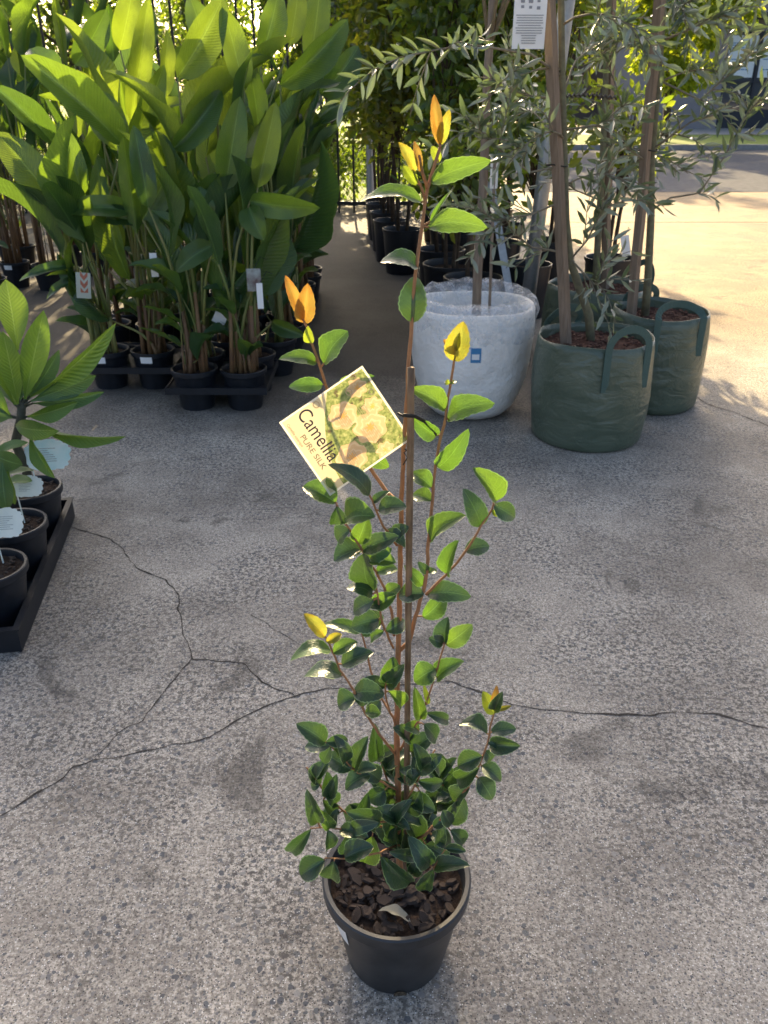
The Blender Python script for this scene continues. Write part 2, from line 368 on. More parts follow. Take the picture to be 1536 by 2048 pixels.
# ================================================================== THE SETTING
def sheet(name, x0, x1, y0, y1, z, mat):
    o = MB().quad((x0,y0,z),(x1,y0,z),(x1,y1,z),(x0,y1,z)).build(name, mat); o['kind'] = 'structure'; return o
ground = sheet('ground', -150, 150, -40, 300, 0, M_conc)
Y_KERB0, Y_KERB1 = 14.25, 25.0
sheet('road', 2.3, 90, Y_KERB0, Y_KERB1, .004, M_asph)
sheet('lawn', -60, 1.9, 12.6, 120, .006, M_grass)
o = MB().box((46.15, 28.3, .05), (87.7, 6.2, .14)).build('grass_verge', M_grass); o['kind'] = 'structure'
o = MB().box((46.15, 25.1, .06), (87.7, .16, .16)).build('kerb', M_kerb); o['kind'] = 'structure'
o = MB().box((46.15, 34.2, .05), (87.7, 5.6, .15)).build('footpath', M_kerb); o['kind'] = 'structure'
o = MB().box((46.15, 10.8, .0005), (88, .018, .003)).build('slab_joint', M_crack, ground)
def crack(pts, wid):
    P3 = [G(*p) for p in pts]; out = []
    for a, b in zip(P3, P3[1:]):
        n = max(2, int((b-a).length/.012))
        for i in range(n):
            q = a.lerp(b, i/n)
            d = noise.noise_vector(q*30)*.006 + noise.noise_vector(q*9)*.012
            out.append(Vector((q.x+d.x, q.y+d.y, 0)))
    out.append(P3[-1]); mb = MB(); v = []
    for i, q in enumerate(out):
        t = (out[min(i+1, len(out)-1)]-out[max(i-1, 0)]).normalized(); s = Vector((-t.y, t.x, 0))
        h = wid*(.18+1.5*abs(noise.noise(q*14))+.8*abs(noise.noise(q*80)))*(1 if 0 < i < len(out)-1 else .1)
        v += [q+s*h+Vector((0,0,.0012)), q-s*h+Vector((0,0,.0012))]
    mb.add(v, [(2*i, 2*i+1, 2*i+3, 2*i+2) for i in range(len(out)-1)])
    mb.build('crack', M_crack, ground)
crack([(135,1055),(180,1065),(215,1075),(240,1095),(262,1120),(285,1140),(330,1160),(355,1195),(365,1235),(372,1290),(385,1315),(440,1325),(480,1330),(515,1355),(545,1375),(590,1393)], .0030)
crack([(0,1635),(50,1600),(110,1570),(150,1535),(185,1518),(240,1513),(300,1500),(350,1488),(390,1483),(420,1475),(470,1445),(530,1412),(590,1395),(640,1382),(700,1380),(840,1365),(900,1365),(960,1385),(1020,1410),(1080,1415),(1150,1425),(1220,1430),(1280,1430),(1350,1425),(1420,1430),(1480,1440),(1560,1460)], .0028)
crack([(185,1518),(230,1470),(280,1440),(320,1400),(360,1345),(382,1318)], .0022)
crack([(1375,785),(1420,810),(1470,825),(1560,862)], .005)
crack([(500,1225),(550,1262),(600,1290),(640,1330)], .0012)

# ---- shop building across the road
Yb = 37.0
shop = thing('shop_building', 'grey rendered shop building with dark framed window across the road', 'building', (22, Yb, 0))
M_wall = plain('render_grey', (.27, .255, .265), .9, .2, .15, 2)
M_walld = plain('render_dark', (.16, .15, .16), .9, .2, .15, 2)
M_frame = plain('dark_frame', (.02, .025, .035), .5, .4, .2)
k = N('shop_glass'); M_glass = k.done(k.bsdf((.05, .065, .08), .06, .9))
M_poster = plain('poster_paper', (.72, .77, .78), .7, .2, .06)
wx0 = P(1462, 64, Yb).x; wx1 = wx0+4.6; z0, z1, zt, zk = P(1450,224,Yb).z, P(1450,163,Yb).z, P(1462,62,Yb).z, .72
wl = MB()
wl.box(((9+wx0)/2, Yb+.2, 2.6), (wx0-9, .4, 5.2)); wl.box(((wx1+44)/2, Yb+.2, 2.6), (44-wx1, .4, 5.2))
wl.box(((wx0+wx1)/2, Yb+.2, (zt+5.2)/2), (wx1-wx0, .4, 5.2-zt))
wl.build('wall', M_wall, shop)
MB().box(((wx0+wx1)/2, Yb+.19, zk/2), (wx1-wx0, .38, zk)).build('kick_panel', M_frame, shop)
MB().box((26.5, Yb+6, 5.28), (36, 12.6, .16)).build('roof', M_walld, shop)
MB().box((26.5, Yb+11.8, 2.6), (35, .3, 5.2)).build('rear_wall', M_walld, shop)
cy = P(1440, 30, Yb-.8).z
MB().box(((wx0+wx1)/2+.4, Yb-.42, cy), (wx1-wx0+1.6, .84, .16)).build('awning', M_frame, shop)
fr = MB(); H_ = 3
for x in (wx0, wx0+1.28, wx0+2.6, wx1): fr.box((x, Yb+.12, (zk+zt)/2), (.09, .10, zt-zk))
for z in (zk+.04, z1, zt-.04): fr.box(((wx0+wx1)/2, Yb+.125, z), (wx1-wx0, .085, .10))
wf = fr.build('window_frame', M_frame, shop)
for i, (xa, xb) in enumerate(((wx0, wx0+1.28), (wx0+1.28, wx0+2.6), (wx0+2.6, wx1))):
    for za, zb in ((zk+.04, z1), (z1, zt-.04)):
        MB().box(((xa+xb)/2, Yb+.16, (za+zb)/2), (xb-xa, .012, zb-za)).build('pane', M_glass, wf)
for xa in (wx0+.08, wx0+1.38):
    po = MB().box((xa+.55, Yb+.135, (z1+zt)/2), (1.10, .008, zt-z1-.28)).build('poster', M_poster, shop)
    ink = MB()
    for j, (zz, ww) in enumerate(((.52,.7),(.44,.86),(.34,.5),(-.1,.3),(-.5,.8))):
        for q in range(5): ink.box((xa+.12+ww*q/5+ww*.08, Yb+.1285, (z1+zt)/2+zz*.9), (ww/5*.86, .004, .035))
    ink.build('print', M_blueink, po)

# ---- fence along the back
YF = 11.7
fence = thing('chain_link_fence', 'black chain link fence with upright bars at the end of the aisle', 'fence', (-3, YF, 0))
for i in range(46):
    x = -7.6+i*.2
    MB().box((x, YF, 1.5), (.028, .028, 3.0)).build('bar', M_blackm, fence)
for z in (.12, 2.98): MB().box((-3.1, YF, z), (9.1, .04, .05)).build('rail', M_blackm, fence)
wm = MB(); p_ = .085
for i in range(-28, 110):
    for s in (1, -1):
        x0 = -7.6+i*p_; xa, xb = x0, x0+s*2.4; za, zb = .1, 3.0
        # clip to the panel
        def clip(x): return max(-7.6, min(1.4, x))
        ca, cb = clip(xa), clip(xb)
        if abs(ca-cb) < .02: continue
        wm.tube([(ca, YF+.03, za+(zb-za)*abs(ca-xa)/2.4), (cb, YF+.03, za+(zb-za)*abs(cb-xa)/2.4)], .0028, 3, False)
o = wm.build('wire_mesh', M_blackm, fence); o['kind'] = 'stuff'
a = P(741, 365, 11.2)
gp = MB().tube([(a.x, 11.2, 0), (a.x, 11.2, 1.28)], .055, 12)
gp.tube([(a.x, 11.2, 1.28), (a.x, 11.2, 1.30)], [.06, .05], 12)
tag(auto(gp.build('steel_post', M_galv)), 'short grey steel post in front of the chain link fence at the aisle end', 'post')

# ---- trees beyond the fence
def limb(mb, a, b, r0, r1, n=5, wob=.08):
    pts = []; d = b-a
    for i in range(n+1):
        t = i/n; q = a.lerp(b, t); q += noise.noise_vector(q*2.1+Vector((r0*90, 3, 1)))*wob*d.length*math.sin(PI*t)
        pts.append(q)
    mb.tube(pts, [r0+(r1-r0)*i/n for i in range(n+1)], 7); return pts
def tree(label, x, y, h, rx, z0, n, mat, lsize, group=None, seed=0, ry=None, porous=.8, name='tree', nclump=34, droop=0.2, boxy=False):
    random.seed(seed); ry = ry or rx
    t = thing(name, label, 'tree', (x, y, 0), group)
    tr = MB(); top = Vector((x+random.uniform(-.2,.2), y, h*.8))
    limb(tr, Vector((x, y, -.05)), top, .11*h/5, .03, 8, .05)
    cl = []
    for i in range(nclump):
        for _ in range(20):
            u = Vector([random.uniform(-1, 1) for _ in range(3)])
            if (u.x**4+u.y**4+u.z**4 if boxy else u.length) < 1: break
        c = Vector((x+u.x*rx, y+u.y*ry, (z0+h)/2+u.z*(h-z0)/2)); cl.append((c, random.uniform(.5, 1.1)))
        s = Vector((x, y, max(z0*.7, c.z-random.uniform(.4, 1.1))))
        if i % 2 == 0: limb(tr, s, c, .03, .008, 4, .1)
    tr.build('trunk', M_trunk, t, True)
    k_ = n//nclump; ps, ds = [], []
    for c, s in cl:
        off = rdir(k_)*(rng.random((k_, 1))**.45)*np.array([.62, .62, .5])*s*porous*(rx/1.5)
        ps.append(np.array(c)+off); ds.append(off*1.2+rdir(k_)*.35+np.array([0, 0, -droop]))
    ps = np.concatenate(ps); ds = np.concatenate(ds); keep = ps[:, 2] > .1; ps, ds = ps[keep], ds[keep]; m = len(ps)
    foliage('crown', mat, t, ps, ds, rdir(m)+np.array([0, 0, .7]), lsize*rng.uniform(.7, 1.3, m), lsize*.5*rng.uniform(.7, 1.2, m))
    return t
for i, (x, y, h, rx) in enumerate([(-6.6, 14.2, 5.3, 1.3), (-4.6, 13.9, 5.6, 1.2), (-2.8, 14.4, 5.0, .9), (-.80, 13.7, 5.45, 1.0), (1.2, 14.3, 4.0, .8)]):  # crown heights set to block the sun, boxy one shaped to shade the camellia
    tree(['spreading dark green tree behind the fence farthest along it', 'tall green tree behind the fence beyond the heliconias',
          'sparse tree behind the fence with sun coming through', 'broad leafy tree behind the fence, crown shaped to shade the camellia',
          'smaller tree behind the fence beside the potted shrub row'][i], x, y, h, rx, .8 if i != 3 else 1.6, (6500, 6500, 4200, 19000, 3000)[i], M_tree, .12, 'trees beyond the fence', 40+i, nclump=(46, 46, 40, 120, 30)[i], boxy=(i == 3))
for i, (x, y, h, rx) in enumerate([(-11, 26, 5, 3.2), (-5.5, 29, 5.5, 3.4), (-.5, 27, 5, 3.0)]):
    tree(['bright leafy tree far across the lawn behind the left trees', 'bright yellow green tree far across the lawn', 'bright green tree across the lawn in line with the aisle'][i],
         x, y, h, rx, .4, 6000, M_tree, .2, 'bright trees far across the lawn', 60+i, nclump=60, porous=.75)
for i in range(9):
    x = -6.6+i*.85
    b = thing('ground_shrub', 'low sunlit bush on the grass just behind the fence', 'bush', (x, 12.9+.3*(i % 2), 0), 'low bushes behind the fence')
    m = 800; u = rdir(m)*rng.random((m, 1))**.4*np.array([.46, .3, .5]); ps = u+np.array([x, 12.9+.3*(i % 2), .5]); ps[:, 2] = np.abs(ps[:, 2])
    foliage('leaves', M_tree, b, ps, u+rdir(m)*.3, rdir(m)+np.array([0, 0, .6]), .1, .045)
tree('feathery yellow green tree on the verge in front of the shop', 8.3, 26.8, 6.0, 1.75, 1.3, 13000, M_fern, .17, None, 71, nclump=70, droop=.3, porous=.7)
tree('green street tree on the verge standing left of the feathery tree', 4.2, 27.6, 6.5, 2.2, 1.2, 9000, M_tree, .17, None, 72, nclump=60, porous=.7)

# ================================================================== POTS
def pot_prof(rt, rb, h, lip=.012, wall=.005):
    return [(rb*.97, 0), (rb, .006), (rb+(rt-rb)*.78, h*.80), (rt-.004, h-lip*2.2), (rt-.003, h-lip*2.1), (rt+.004, h-lip*2.0), (rt+.005, h-.003), (rt+.002, h),
            (rt-wall, h-.001), (rt-wall*1.6, h-.01), (rt-wall*2, h-.03), (rb*.9+(rt-rb)*.5, h*.5)]
PM = {}
def pot_mesh(rt, rb, h, ribs=0, key=None, n=40):
    key = key or (rt, rb, h, ribs)
    if key not in PM:
        fn = None
        if ribs: fn = lambda r, z, a, i: (r-(.004 if (1 <= i <= 2 and math.sin(a*ribs) > .2) else 0), z)
        mb = MB(); mb.lathe(pot_prof(rt, rb, h), n, fn=fn); me = mb.mesh('plant_pot', M_blackp)
        me.set_sharp_from_angle(angle=R(35)); me.polygons.foreach_set('use_smooth', [True]*len(me.polygons)); PM[key] = me
    return PM[key]
def soil_mesh(r, mat, amp=.008, key=None):
    key = ('s', r, mat.name)
    if key not in PM:
        v, f = [(0, 0, amp*.5)], []; n = 28; rings = 8
        for i in range(1, rings+1):
            for k in range(n):
                a = 2*PI*k/n; q = Vector((r*i/rings*math.cos(a), r*i/rings*math.sin(a), 0))
                v.append((q.x, q.y, amp*1.6*noise.noise(q*34+Vector((r*50, 0, 0)))))
        for k in range(n): f.append((0, 1+k, 1+(k+1) % n))
        for i in range(rings-1):
            for k in range(n): f.append((1+i*n+k, 1+(i+1)*n+k, 1+(i+1)*n+(k+1) % n, 1+i*n+(k+1) % n))
        PM[key] = MB().add(v, f).mesh('potting_mix', mat, True)
    return PM[key]
CHIP = []
for i in range(7):
    rr = random.Random(i); n = 6; a0 = rr.uniform(0, 6)
    ring = [(math.cos(a0+2*PI*k/n)*rr.uniform(.6, 1.1), math.sin(a0+2*PI*k/n)*rr.uniform(.4, .8)) for k in range(n)]
    v = [(x, y, -.16) for x, y in ring]+[(x*.85+.05, y*.85, .16+rr.uniform(-.06, .06)) for x, y in ring]
    f = [tuple(range(n))[::-1], tuple(range(n, 2*n))]+[(k, (k+1) % n, n+(k+1) % n, n+k) for k in range(n)]
    CHIP.append((v, f))
CHIPM = [MB().add(v, f).mesh('bark_chip', M_bark) for v, f in CHIP]
def chips(parent, c, r, n, smin, smax, zj=.004, me=CHIPM):
    for i in range(n):
        a = random.uniform(0, 2*PI); q = r*math.sqrt(random.random()); s = random.uniform(smin, smax)
        M = Matrix.Translation((c[0]+q*math.cos(a), c[1]+q*math.sin(a), c[2]+random.uniform(0, zj))) @ Matrix.Rotation(random.uniform(0, 6.28), 4, 'Z') @ Matrix.Rotation(random.uniform(-.45, .45), 4, 'X') @ Matrix.Rotation(random.uniform(-.45, .45), 4, 'Y') @ Matrix.Diagonal((s, s*random.uniform(.6, 1), s*.7, 1))
        reg(bpy.data.objects.new('bark_chip', me[i % len(me)]), parent, M)
def chips_joined(parent, c, r, n, smin, smax, mat):
    mb = MB()
    for i in range(n):
        a = random.uniform(0, 2*PI); q = r*math.sqrt(random.random()); s = random.uniform(smin, smax); v, f = CHIP[i % 7]
        M = Matrix.Translation((c[0]+q*math.cos(a), c[1]+q*math.sin(a), c[2]+random.uniform(0, .01))) @ Matrix.Rotation(random.uniform(0, 6.28), 4, 'Z') @ Matrix.Rotation(random.uniform(-.5, .5), 4, 'X') @ Matrix.Diagonal((s, s*.7, s*.7, 1))
        mb.add([M @ Vector(p) for p in v], f)
    o = mb.build('bark_mulch', mat, parent); o['kind'] = 'stuff'; return o

# ================================================================== CAMELLIA
random.seed(11)
PC = Vector((P(793, 1748, 1.02).x, 1.02, 0)); PH = .205
cam_t = thing('potted_camellia', 'slender staked camellia with bronze tips in black pot on the open concrete', 'potted plant', PC)
pot = reg(bpy.data.objects.new('plant_pot', pot_mesh(.128, .092, PH, 0, 'camellia', 64)), cam_t, Matrix.Translation(PC)); pot.data.materials[0] = plain('scuffed_black_plastic', (.016, .017, .019), .45, .45, .4, 18, .08, c2=(.042, .042, .043))
SZ = PH-.030
so = reg(bpy.data.objects.new('potting_mix', soil_mesh(.120, M_soil)), cam_t, Matrix.Translation(PC+Vector((0, 0, SZ))))
chips(so, PC+Vector((0, 0, SZ+.002)), .108, 240, .003, .021, .009)
# price sticker wrapped on the pot side, drain hole
def wrap_patch(c, r0, z0, r1, z1, a0, a1, n=6, off=.0012):
    mb = MB(); v = []
    for i in range(n+1):
        a = a0+(a1-a0)*i/n
        v += [(c.x+(r0+off)*math.cos(a), c.y+(r0+off)*math.sin(a), z0), (c.x+(r1+off)*math.cos(a), c.y+(r1+off)*math.sin(a), z1)]
    return mb.add(v, [(2*i, 2*i+2, 2*i+3, 2*i+1) for i in range(n)])
def potr(z, rt=.128, rb=.092, h=PH): return rb+(rt-rb)*.78*min(1, z/(h*.8)) if z < h*.8 else rb+(rt-rb)*(.78+.18*(z-h*.8)/(h*.2))
wrap_patch(PC, potr(.115), .115, potr(.172), .172, R(-163), R(-138)).build('price_sticker', M_sticker, pot)
dm = MB(); a = R(-86)
v = [];
for i in range(9):
    aa = a+R(-7)+R(14)*i/8; zz = .006+.012*math.sin(PI*i/8)**.5
    v += [(PC.x+(potr(.004)+.0012)*math.cos(aa), PC.y+(potr(.004)+.0012)*math.sin(aa), .002), (PC.x+(potr(zz)+.0012)*math.cos(aa), PC.y+(potr(zz)+.0012)*math.sin(aa), zz)]
dm.add(v, [(2*i, 2*i+2, 2*i+3, 2*i+1) for i in range(8)]); dm.build('drain_hole', plain('hole_dirt', (.16, .12, .08), .9, .1, .6, 200, c2=(.02, .015, .012)), pot)
Y0 = 1.02
BR = {  # pixel polylines: (x, y, depth offset), radii px
 'main': ([(800,1705,0),(797,1600,0),(793,1480,.0),(796,1300,.0),(800,1150,.0),(803,1000,0),(808,880,-.0),(814,790,0),(820,690,0),(826,600,0),(834,525,0),(844,452,.005),(854,379,.01),(866,339,.012),(880,296,.015)], 8.2, 2.6),
 'tipL': ([(854,379,.01),(848,355,.005),(843,335,0),(838,310,0)], 3, 2),
 'tipLL': ([(850,400,.01),(840,370,.0),(828,345,-.005)], 2.5, 1.8),
 'left': ([(795,1005,0),(775,985,.02),(747,949,.035),(715,890,.045),(690,840,.05),(657,785,.045),(640,735,.035),(625,690,.03),(612,650,.03),(606,638,.03)], 4.2, 2.2),
 'right': ([(800,1300,0),(818,1283,.0),(839,1205,-.01),(849,1174,-.01),(855,1117,-.005),(860,1054,0),(867,966,.01),(877,889,.01),(892,832,.01),(899,773,.01),(906,734,.005),(911,700,.005)], 4.6, 2.2),
 'right2': ([(852,1190,-.01),(881,1161,-.02),(913,1128,-.03),(937,1093,-.035),(962,1054,-.04),(983,1019,-.04),(988,1000,-.04)], 3.0, 1.8),
 'l2': ([(794,1090,0),(768,1054,-.03),(751,1019,-.05),(737,987,-.065)], 2.8, 2),
 'l3': ([(788,1270,0),(782,1219,-.01),(768,1177,-.02),(752,1142,-.03),(732,1117,-.035),(716,1086,-.04),(691,1047,-.045),(673,1008,-.05)], 3.2, 2),
 'l3b': ([(786,1295,0),(765,1247,-.02),(754,1184,-.03),(748,1150,-.035)], 2.8, 1.8),
 'l4': ([(793,1510,0),(775,1490,-.02),(751,1457,-.04),(730,1425,-.05),(709,1383,-.06),(681,1340,-.07),(661,1291,-.075),(650,1272,-.075)], 3.4, 1.8),
 'l5': ([(790,1440,0),(765,1400,.03),(743,1345,.04),(733,1300,.045),(722,1262,.05)], 3, 2),
 'l6': ([(792,1450,0),(780,1425,-.02),(770,1385,-.035),(772,1362,-.04)], 2.4, 1.6),
 'r3': ([(800,1500,0),(815,1472,-.01),(835,1445,-.02),(850,1410,-.025),(865,1370,-.03),(880,1320,-.03),(890,1285,-.03)], 3, 1.8),
 'r4': ([(805,1690,-.01),(850,1670,-.04),(900,1620,-.05),(935,1575,-.05),(955,1540,-.05),(970,1500,-.05),(978,1470,-.05),(985,1440,-.05),(990,1420,-.05)], 4, 1.8),
 'a': ([(795,1580,0),(765,1565,-.03),(715,1545,-.05),(680,1510,-.06),(650,1483,-.065)], 3, 1.6),
 'b': ([(797,1660,0),(750,1650,-.03),(700,1630,-.05),(675,1612,-.055),(655,1590,-.06),(632,1560,-.06),(613,1535,-.06)], 3, 2),
 'c': ([(798,1670,0),(790,1640,-.04),(745,1645,-.07),(700,1662,-.08),(660,1655,-.085),(622,1657,-.085)], 3, 1.6),
 'd': ([(798,1690,-.02),(760,1705,-.07),(720,1712,-.09),(690,1716,-.10),(650,1716,-.10)], 3, 1.6),
 'e': ([(800,1700,0),(835,1715,-.05),(868,1735,-.08)], 3, 1.8),
 'f': ([(797,1640,0),(820,1590,-.03),(845,1540,-.04),(870,1500,-.04)], 3, 1.6),
 'g': ([(797,1600,0),(775,1560,.02),(760,1520,.02),(752,1475,.02)], 3, 1.6),
 'h': ([(800,1690,.02),(850,1650,.06),(880,1600,.07),(890,1550,.06)], 3, 1.6),
}
rngc = random.Random(5)
BP = {}; BO = {}
for kx, (pts, r0, r1) in BR.items():
    w3 = [P(x, y, Y0+d) for x, y, d in pts]
    if kx == 'main': w3[0].z = min(w3[0].z, SZ-.004)
    dense, rad = [], []
    for i in range(len(w3)-1):
        m = max(2, int((w3[i+1]-w3[i]).length/.012))
        for q in range(m):
            t = q/m; a = w3[i].lerp(w3[i+1], t); a += noise.noise_vector(a*45)*.0016
            dense.append(a)
    dense.append(w3[-1]); L = len(dense)
    rad = [(r0+(r1-r0)*i/(L-1))*pxm(800, 1100, Y0)*(1+.12*noise.noise(dense[i]*160)) for i in range(L)]
    BP[kx] = (dense, rad)
pxl = lambda q: ((lambda d: (768+FPX*d.x/(cp*d.y-sp*d.z), 1024-FPX*(sp*d.y+cp*d.z)/(cp*d.y-sp*d.z)))(q-CAMV))
BPX = {kx: [pxl(q) for q in v[0]] for kx, v in BP.items()}
CAMLEAF = """880 290 868 190 30 o .5|881 290 897 222 28 y -.4|830 345 800 284 30 y .4|840 345 829 280 20 o -.3|834 370 806 332 28 l .3|878 325 864 292 24 l .2
845 405 723 386 40 g .5 2|862 365 973 318 44 g -.3 2|856 455 968 445 44 g .5 2|860 445 902 378 13 g .9|836 535 768 513 44 d .4 2|826 645 829 553 64 d .0
607 642 571 551 30 o .4|608 645 615 570 48 o -.2|620 686 616 655 26 l .0|633 725 565 712 36 g .4 2|648 728 690 660 46 g .1|646 770 580 772 36 g .4 2|680 778 742 752 34 g .3|702 865 640 892 40 d .2|690 840 748 815 40 g .2|722 902 778 935 38 g .2|715 890 690 925 34 d .3
909 722 926 645 58 y .1|912 702 888 680 26 o .3|912 702 916 660 22 y .3|899 768 890 762 14 l 0|900 768 912 760 14 l 0|890 820 828 775 40 g .3|895 842 977 798 42 g .3 2|872 872 824 836 42 g .0|876 935 932 872 52 g -.2
863 975 823 943 38 g .3|863 1002 824 985 30 g .5|862 1082 920 1028 48 g .3|855 1146 838 1125 22 d .4|856 1146 874 1140 14 g .3|846 1172 812 1133 30 g .2|848 1188 795 1190 44 d .3|854 1190 938 1187 44 d .4 2|846 1235 893 1190 44 g .3
992 1002 953 938 50 g .3|962 1052 933 984 52 d .0|988 1010 1034 1036 46 d .4|930 1102 979 1090 40 d .5|893 1148 905 1090 44 g .1|984 1020 1000 1032 16 l .2
739 990 668 925 46 d .2|745 1005 776 982 22 d .4|757 1022 811 1010 44 d .5|772 1060 812 1090 34 d .3|784 1075 815 1052 30 d .5
672 1006 607 970 58 g .4|673 1012 668 1052 36 d .8|690 1042 745 1028 54 g .2|700 1060 668 1082 36 d .5|715 1086 734 1035 46 g .1|724 1100 793 1072 46 d .3|735 1118 775 1098 44 g .2|722 1100 668 1118 52 d .4|738 1120 790 1122 40 g .5
742 1178 724 1112 50 d .1|752 1145 795 1135 36 g .4|745 1190 700 1170 44 d .3|748 1200 703 1225 44 d .3|752 1215 790 1188 40 g .3|758 1240 703 1252 56 d .1|760 1250 742 1222 30 d .5|768 1262 735 1285 24 g .5|772 1262 812 1240 36 d .4|770 1190 800 1170 30 g .3|768 1200 735 1212 34 d .3
650 1274 610 1228 36 y .2|652 1284 684 1268 24 y .3|662 1302 584 1308 42 g .3 2|666 1306 714 1282 36 g .2|684 1330 743 1303 44 d .3|684 1352 606 1342 48 d .2 2|722 1264 650 1245 34 g .3 2|724 1270 760 1250 30 g .3|712 1395 674 1412 50 d .1|706 1388 766 1383 50 d .2|730 1425 760 1425 30 g .3|728 1412 716 1375 34 d .4
772 1366 788 1315 44 g .1|774 1370 805 1332 40 d .2|770 1374 728 1358 32 d .4|776 1382 808 1415 34 g .4|760 1400 745 1435 34 d .4
890 1288 893 1235 34 d .1|892 1290 943 1252 48 g .2|886 1288 860 1276 30 d .3|872 1338 828 1362 54 g .1|874 1356 920 1322 44 g .2|842 1438 830 1378 30 g .1|852 1426 903 1443 28 d .3|848 1448 880 1484 42 d .2|838 1462 812 1450 24 g .4|858 1408 848 1370 14 l .6|820 1480 790 1455 40 d .3
988 1428 968 1385 36 l .0|992 1416 991 1378 20 o .1|993 1420 1022 1412 12 y .5|974 1468 920 1445 38 d .3|982 1464 1032 1456 32 d .3|980 1490 1037 1492 42 d .1|964 1512 914 1532 48 d .2|970 1502 985 1522 38 d .0|962 1532 1004 1560 38 d .2|956 1555 986 1598 44 d .0|958 1535 908 1562 44 d .3|940 1575 903 1606 42 d .3|928 1595 900 1652 46 d .2
650 1485 598 1448 46 d .1|652 1484 698 1480 30 d .3|702 1540 652 1508 48 d .0|690 1525 678 1480 36 d .2|632 1556 656 1524 32 d .1|708 1542 732 1475 38 d .1|752 1522 750 1452 36 d .0|770 1535 816 1502 48 d .2|822 1505 864 1470 52 d .1|790 1545 842 1562 40 d .3|657 1594 672 1552 30 d .1|636 1645 616 1588 36 d .0|622 1658 574 1712 36 d .2|660 1657 648 1628 30 g .2|655 1660 658 1705 32 d .1|700 1664 700 1715 58 d .5|745 1672 728 1730 56 g .2|690 1716 745 1692 48 d .3|650 1720 598 1752 54 d .1|668 1722 660 1762 48 d .2|810 1692 752 1640 56 d .1|838 1688 793 1608 50 d .1|762 1712 824 1772 52 d .1|862 1730 824 1686 46 d .1|870 1735 932 1728 38 d .2|868 1738 842 1792 34 d .1|878 1692 882 1646 28 d .1|890 1697 932 1702 20 d .4|645 1600 675 1630 34 d .2|680 1625 640 1640 30 d .3|640 1570 620 1572 22 d .3|835 1545 880 1510 40 d .2|845 1535 830 1490 36 d .1|880 1560 905 1520 36 d .2|885 1580 860 1545 36 d .3|880 1600 925 1575 36 d .3|760 1560 720 1530 40 d .2|770 1580 735 1600 44 d .1|780 1600 745 1560 44 d .1|800 1610 840 1590 40 d .2|820 1600 870 1620 42 d .2|790 1640 750 1620 40 d .2|830 1650 880 1640 40 d .3|760 1640 700 1625 40 d .3|715 1640 735 1590 36 d .2|860 1670 905 1690 40 d .2|850 1690 900 1720 40 d .3|800 1560 815 1520 40 d .1|775 1545 790 1500 38 d .2|740 1550 690 1575 40 d .3|725 1610 690 1650 44 d .2|750 1660 705 1610 44 d .3|850 1600 895 1590 36 d .2|840 1580 815 1630 44 d .2|780 1660 770 1610 44 d .1|900 1660 930 1690 36 d .3|885 1620 905 1655 34 d .2"""
PET = {kx: MB() for kx in BR}
LEAVES = []
for row in CAMLEAF.split('\n'):
    for e in row.split('|'):
        q = e.split(); bx, by, tx, ty, wd = [float(v) for v in q[:5]]; ck = q[5]; ang = float(q[6]); shp = int(q[7]) if len(q) > 7 else None
        best = min(((math.hypot(x-bx, y-by), kx, i) for kx in BPX for i, (x, y) in enumerate(BPX[kx])), key=lambda s: s[0])
        LEAVES.append((bx, by, tx, ty, wd, ck, ang, shp, best))
# a few more leaves along the branches inside the bush
for _ in range(44):
    kx = rngc.choice(['a','b','c','e','f','f','g','h','h','h','r4']); n = len(BPX[kx]); i = rngc.randrange(n//4, n); x, y = BPX[kx][i]
    a = rngc.uniform(0, 6.28); L = rngc.uniform(38, 56)
    LEAVES.append((x, y, x+L*math.cos(a), y+L*.8*math.sin(a), L*.62, 'd', rngc.uniform(.1, .6), None, (0, kx, i)))
LREC = []
for (bx, by, tx, ty, wd, ck, ang, shp, (dist, kx, i)) in LEAVES:
    node = BP[kx][0][i]; Yb_ = node.y; s = pxm(bx, by, Yb_)
    b = P(bx, by, Yb_+rngc.uniform(-.006, .006)); Lpx = math.hypot(tx-bx, ty-by)
    dy = rngc.uniform(-.55, .35)*Lpx*s
    if ck in 'yo': dy *= .3
    t = P(tx, ty, Yb_+dy)
    n0 = face_n(b, t, 0); xx = (t-b).normalized()
    upw = rngc.uniform(.15, 1.0) if ck in 'dg' else rngc.uniform(0, .3)
    n = n0+Vector((0, 0, upw))+Vector((rngc.gauss(0, .32), rngc.gauss(0, .32), rngc.gauss(0, .2)))*(1 if ck in 'dg' else .5)
    n = (n-xx*n.dot(xx)).normalized()
    wdt = (.90 if ck in 'dg' else .84)*wd*s/max(.62, abs(n.dot(n0)))
    LREC.append((kx, ck, b, t, wdt, n, shp))
    if (b-node).length > .002:
        PET[kx].tube([node, node.lerp(b, .6)+Vector((0, 0, .001)), b+(t-b)*.04], [.0016, .0013, .0010], 5)
for kx in BR:
    mb = MB(); mb.tube(BP[kx][0], BP[kx][1], 10 if kx == 'main' else 7); mb.add(PET[kx].v, PET[kx].f)
    BO[kx] = mb.build('stem' if kx == 'main' else 'branch', M_stem, cam_t, True)
for kx, ck, b, t, wdt, n, shp in LREC:
    me = LM[ck][shp if shp is not None else rngc.choice((0, 1, 1, 2, 3, 3, 4))]
    leaf(BO[kx], me, b, t, wdt, n)
# stake
a, b = P(812, 1720, Y0-.012), P(822, 735, Y0-.012)
a.z = SZ-.01
pts = [a.lerp(b, i/24) for i in range(25)]
MB().tube([q+noise.noise_vector(q*30)*.0006 for q in pts], [.0048*(1+.08*noise.noise(q*70)) for q in pts], 9).build('stake', M_stake, cam_t, True)
